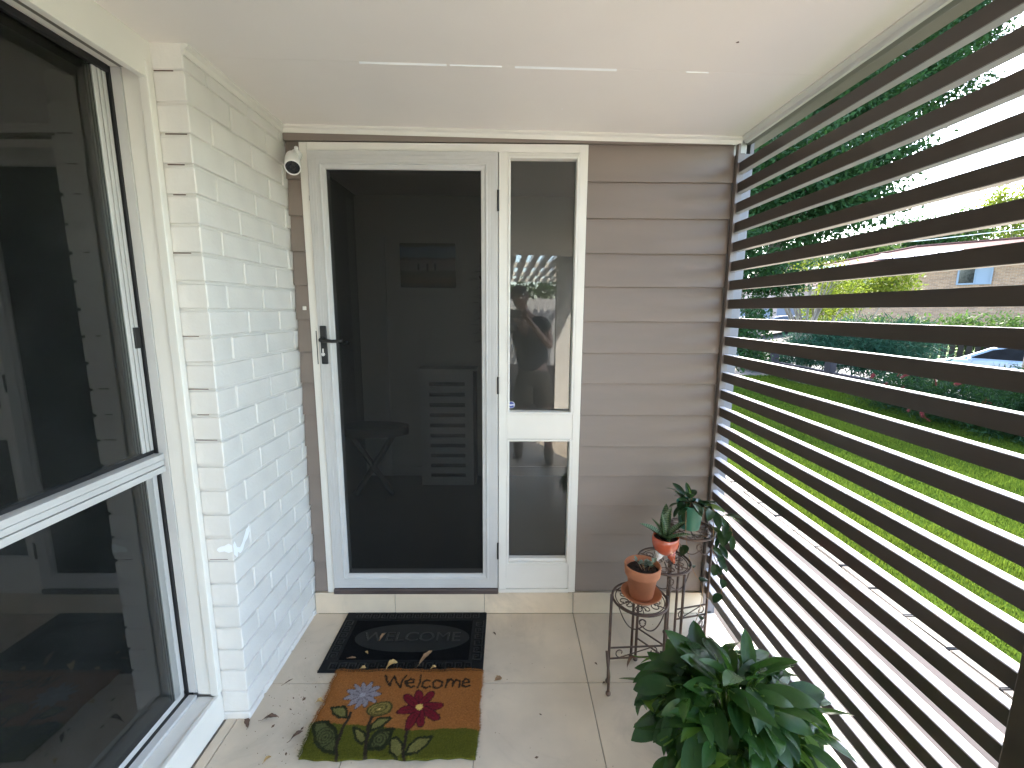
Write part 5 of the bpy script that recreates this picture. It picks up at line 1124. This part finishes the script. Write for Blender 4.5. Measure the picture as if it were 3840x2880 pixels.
# ---- cars
def car(label, loc, rz, L, paint, h=1.46, wheelr=.33, name='parked_car'):
    root = thing(name, label, 'car', loc, 'cars parked on the street and driveway')
    def put(o): o.matrix_world = Matrix.Translation(Vector(loc)) @ Matrix.Rotation(rz, 4, 'Z'); adopt(root, o); return o
    s = L/4.4; Wd = .88
    low = [(-2.2,.30),(-2.22,.62),(-2.12,.86),(-1.55,.98),(-.2,.99),(1.2,.97),(1.95,.86),(2.2,.62),(2.2,.30),(1.75,.22),(-1.75,.22)]
    cab = [(-2.02,.90),(-1.75,1.22),(-1.25,1.40),(-.5,h),(.2,h-.01),(.62,h-.1),(1.28,.97)]
    def extr(name, pr, w0, w1, mt, bev=.05):
        b = MB(); n = len(pr); zmax = max(p[1] for p in pr); zmin = min(p[1] for p in pr)
        for sd in (-1, 1):
            for (x_, z_) in pr: w = w0+(w1-w0)*(z_-zmin)/(zmax-zmin); b.v.append((x_*s, sd*w, z_))
        b.f = [tuple(range(n)), tuple(range(n,2*n))[::-1]]+[(i,(i+1)%n,n+(i+1)%n,n+i) for i in range(n)]
        return put(b.build(name, mt, bevel=bev, seg=3))
    extr('body', low, Wd-.02, Wd, paint, .06); extr('cabin', cab, Wd-.05, Wd-.24, paint, .05)
    win = [(-1.72,1.02),(-1.45,1.24),(-1.1,1.34),(-.45,h-.07),(.18,h-.08),(.52,h-.16),(1.0,1.02)]
    for sd in (-1, 1):
        b = MB(); n = len(win)
        for (x_, z_) in win: w = (Wd-.05)+(-.19)*(z_-.90)/(h-.90)+.012; b.v.append((x_*s, sd*w, z_))
        b.f = [tuple(range(n))]; put(b.build('side_window', M['darkglass']))
        b = MB(); b.v = [(x_*s, sd*((Wd-.05)-.19*(z_-.90)/(h-.90)+.016), z_) for x_, z_ in ((-.42,1.0),(-.34,1.0),(-.40,h-.06),(-.48,h-.06))]; b.f = [(0,1,2,3)]; put(b.build('door_pillar', M['black']))
        put(MB().sphere((.95*s, sd*(Wd+.08), 1.0), .09, 10, 8, (.6,1.1,.75)).build('mirror', paint, smooth=True)); put(MB().box(-.72*s,-.55*s,sd*(Wd+.004)-.008,sd*(Wd+.004)+.008,.80,.83).box(.28*s,.45*s,sd*(Wd+.004)-.008,sd*(Wd+.004)+.008,.80,.83).build('door_handle', M['chrome']))
    put(MB().add([(.655*s,-.60,h-.095),(.655*s,.60,h-.095),(1.30*s,.76,.985),(1.30*s,-.76,.985)],[(0,1,2,3)]).build('windscreen', M['darkglass']))
    put(MB().add([(-1.30*s,-.62,1.40),(-1.30*s,.62,1.40),(-1.80*s,.72,1.20),(-1.80*s,-.72,1.20)],[(0,1,2,3)]).build('rear_window', M['darkglass']))
    for sd in (-1, 1): put(MB().sphere((2.05*s, sd*.66, .68), .13, 10, 8, (.7,1.2,.6)).build('headlight', M['chrome'], smooth=True)); put(MB().sphere((-2.10*s, sd*.70, .82), .12, 10, 8, (.6,.9,1.2)).build('tail_light', M['glaze_red'], smooth=True))
    for x_ in (-1.32, 1.36):
        for sd in (-1, 1):
            wq = put(MB().lathe([(.19,-.11),(wheelr-.02,-.11),(wheelr,-.08),(wheelr,.08),(wheelr-.02,.11),(.19,.11),(.19,-.11)], (0,0,0), 24, Matrix.Rotation(PI/2,3,'X')).build('wheel', M['rubber'], smooth=False)); wq.data.transform(Matrix.Translation((x_*s, sd*(Wd-.1), wheelr)))
            rim = put(MB().lathe([(.0001,.06),(.06,.07),(.15,.05),(.192,.10)], (0,0,0), 18, Matrix.Rotation(PI/2*(-1 if sd > 0 else 1)*-1,3,'X')).build('rim', M['chrome'])); rim.data.transform(Matrix.Translation((x_*s, sd*(Wd-.1), wheelr)))
            rim.parent = wq; rim.matrix_parent_inverse = wq.matrix_world.inverted() if False else Matrix.Identity(4); rim.matrix_basis = Matrix.Identity(4)
    return root
p_sil = mat('silver_paint', (.30,.36,.43), .3, .04, 3, metal=.5, coat=1); p_wh = mat('white_paint', (.75,.77,.80), .25, .03, 3, coat=1); p_dk = mat('dark_blue_paint', (.03,.04,.06), .2, .1, 3, coat=1)
gz = lambda x_, y_: float(ground_z(x_, y_))
car('silver blue hatchback parked across the street behind the bottlebrush', (16.3,13.9,gz(16.3,13.9)+.012), R(118), 4.5, p_sil)
car('white hatchback in front of the garage, leftmost of the parked cars', (22.2,41.5,gz(22.2,41.5)+.02), R(170), 4.2, p_wh)
car('dark blue car with a sunlit roof parked on the driveway', (22.8,37.2,gz(22.8,37.2)+.02), R(160), 4.4, p_dk)

# ---- grass blades
def grass():
    rs = np.random.RandomState(5); n = 270000
    u = rs.rand(n); y = 1.0+10.3*u**1.5; x = 2.27+rs.rand(n)*(4.75)
    # thin the hidden corner and leave a ragged edge by the path
    x = np.where(rs.rand(n) < .06, 2.26+np.abs(rs.normal(0,.05,n)), x); keep = (x > 2.2) & (x < 7.0) & (x/y < 1.75); x, y = x[keep], y[keep]; n = len(x)
    h = rs.uniform(.022,.058,n)*(1+.4*np.sin(x*3.1)*np.sin(y*2.3)); a = rs.uniform(0,2*PI,n); lean = rs.normal(0,.45,n)
    w = rs.uniform(.0018,.0034,n)*(1+y*.10); base = np.stack([x,y,np.full(n,-.123)],1); side = np.stack([np.cos(a),np.sin(a),np.zeros(n)],1)*w[:,None]
    tip = base+np.stack([-np.sin(a)*lean*h+rs.normal(0,.2,n)*h, np.cos(a)*lean*h, h],1)
    v = np.stack([base-side, base+side, tip],1).reshape(-1,3); me = bpy.data.meshes.new('grass'); me.vertices.add(3*n); me.vertices.foreach_set('co', v.ravel()); me.loops.add(3*n); me.loops.foreach_set('vertex_index', np.arange(3*n,dtype=np.int32))
    me.polygons.add(n); me.polygons.foreach_set('loop_start', np.arange(0,3*n,3,dtype=np.int32)); me.polygons.foreach_set('loop_total', np.full(n,3,np.int32)); me.update(calc_edges=True)
    t = me.attributes.new('tint','FLOAT','POINT'); t.data.foreach_set('value', np.repeat(rs.rand(n)*.7+.3*np.sin(x*1.7+y),3).astype(np.float32))
    g = link('grass', me, leaf_mat('grass_blade', (.012,.036,.007), (.068,.098,.011), .9, .5, spec=0)); tag(g, 'short bright green lawn grass between the path and the bed', 'grass', kind='stuff')
grass()

# ================================================================= BEHIND THE CAMERA (mirrored in the glass)
pier = thing('brick_pier', 'white painted brick pier at the back of the porch, mirrored in the sidelight', 'brick pier', (.95,-2.3,0))
for k in range(26):
    z_ = .043+k*.086
    xs_ = [.68,.905,1.13,1.36] if k % 2 else [.68,.79,1.02,1.25,1.36]
    for a_, c_ in zip(xs_[:-1], xs_[1:]): o = MB().box(a_+.004,c_-.004,-2.31,-2.2,z_-.038,z_+.038).build('brick', M['brickpaint']); adopt(pier, o)
adopt(pier, MB().box(.684,1.356,-2.305,-2.205,0,2.3).build('mortar', M['brickpaint']))
pg = thing('pergola', 'white slatted pergola behind the porch, mirrored in the sidelight', 'pergola', (0,-5,2.3))
for i in range(26): adopt(pg, MB().box(-3+i*.19,-3+i*.19+.10,-8.2,-2.15,2.36,2.44).build('batten', M['trim']))
for x_ in (-3, 1.6): adopt(pg, MB().box(x_,x_+.09,-8.2,-8.11,-.06,2.26).build('post', M['trim']))
for y_ in (-4.2,-6.2,-8.2): adopt(pg, MB().box(-3.1,1.9,y_,y_+.05,2.26,2.355).build('rafter', M['trim']))
bf = thing('boundary_fence', 'pale grey paling fence behind the patio, mirrored in the sidelight', 'fence', (0,-9,0))
m_pal = mat('pale_paling', (.42,.41,.40), .8, 0, 6, .2, 30, c2=(.30,.29,.28), streak=(1,1,.2))
for i in range(60): adopt(bf, MB().box(-4+i*.135,-4+i*.135+.128,-9.1,-9.08,-.12,1.85+rnd.uniform(-.02,.02)).build('paling', m_pal))
shrub('fence_vine', 'leafy vine above the back fence, mirrored in the sidelight', (0,-9.6,-.1), [(-2+i*.9,-9.6,2.1+.1*math.sin(i*2),.6,.35,.3) for i in range(6)], 4000, .13, m_mid, 61, .12, cat='vine')
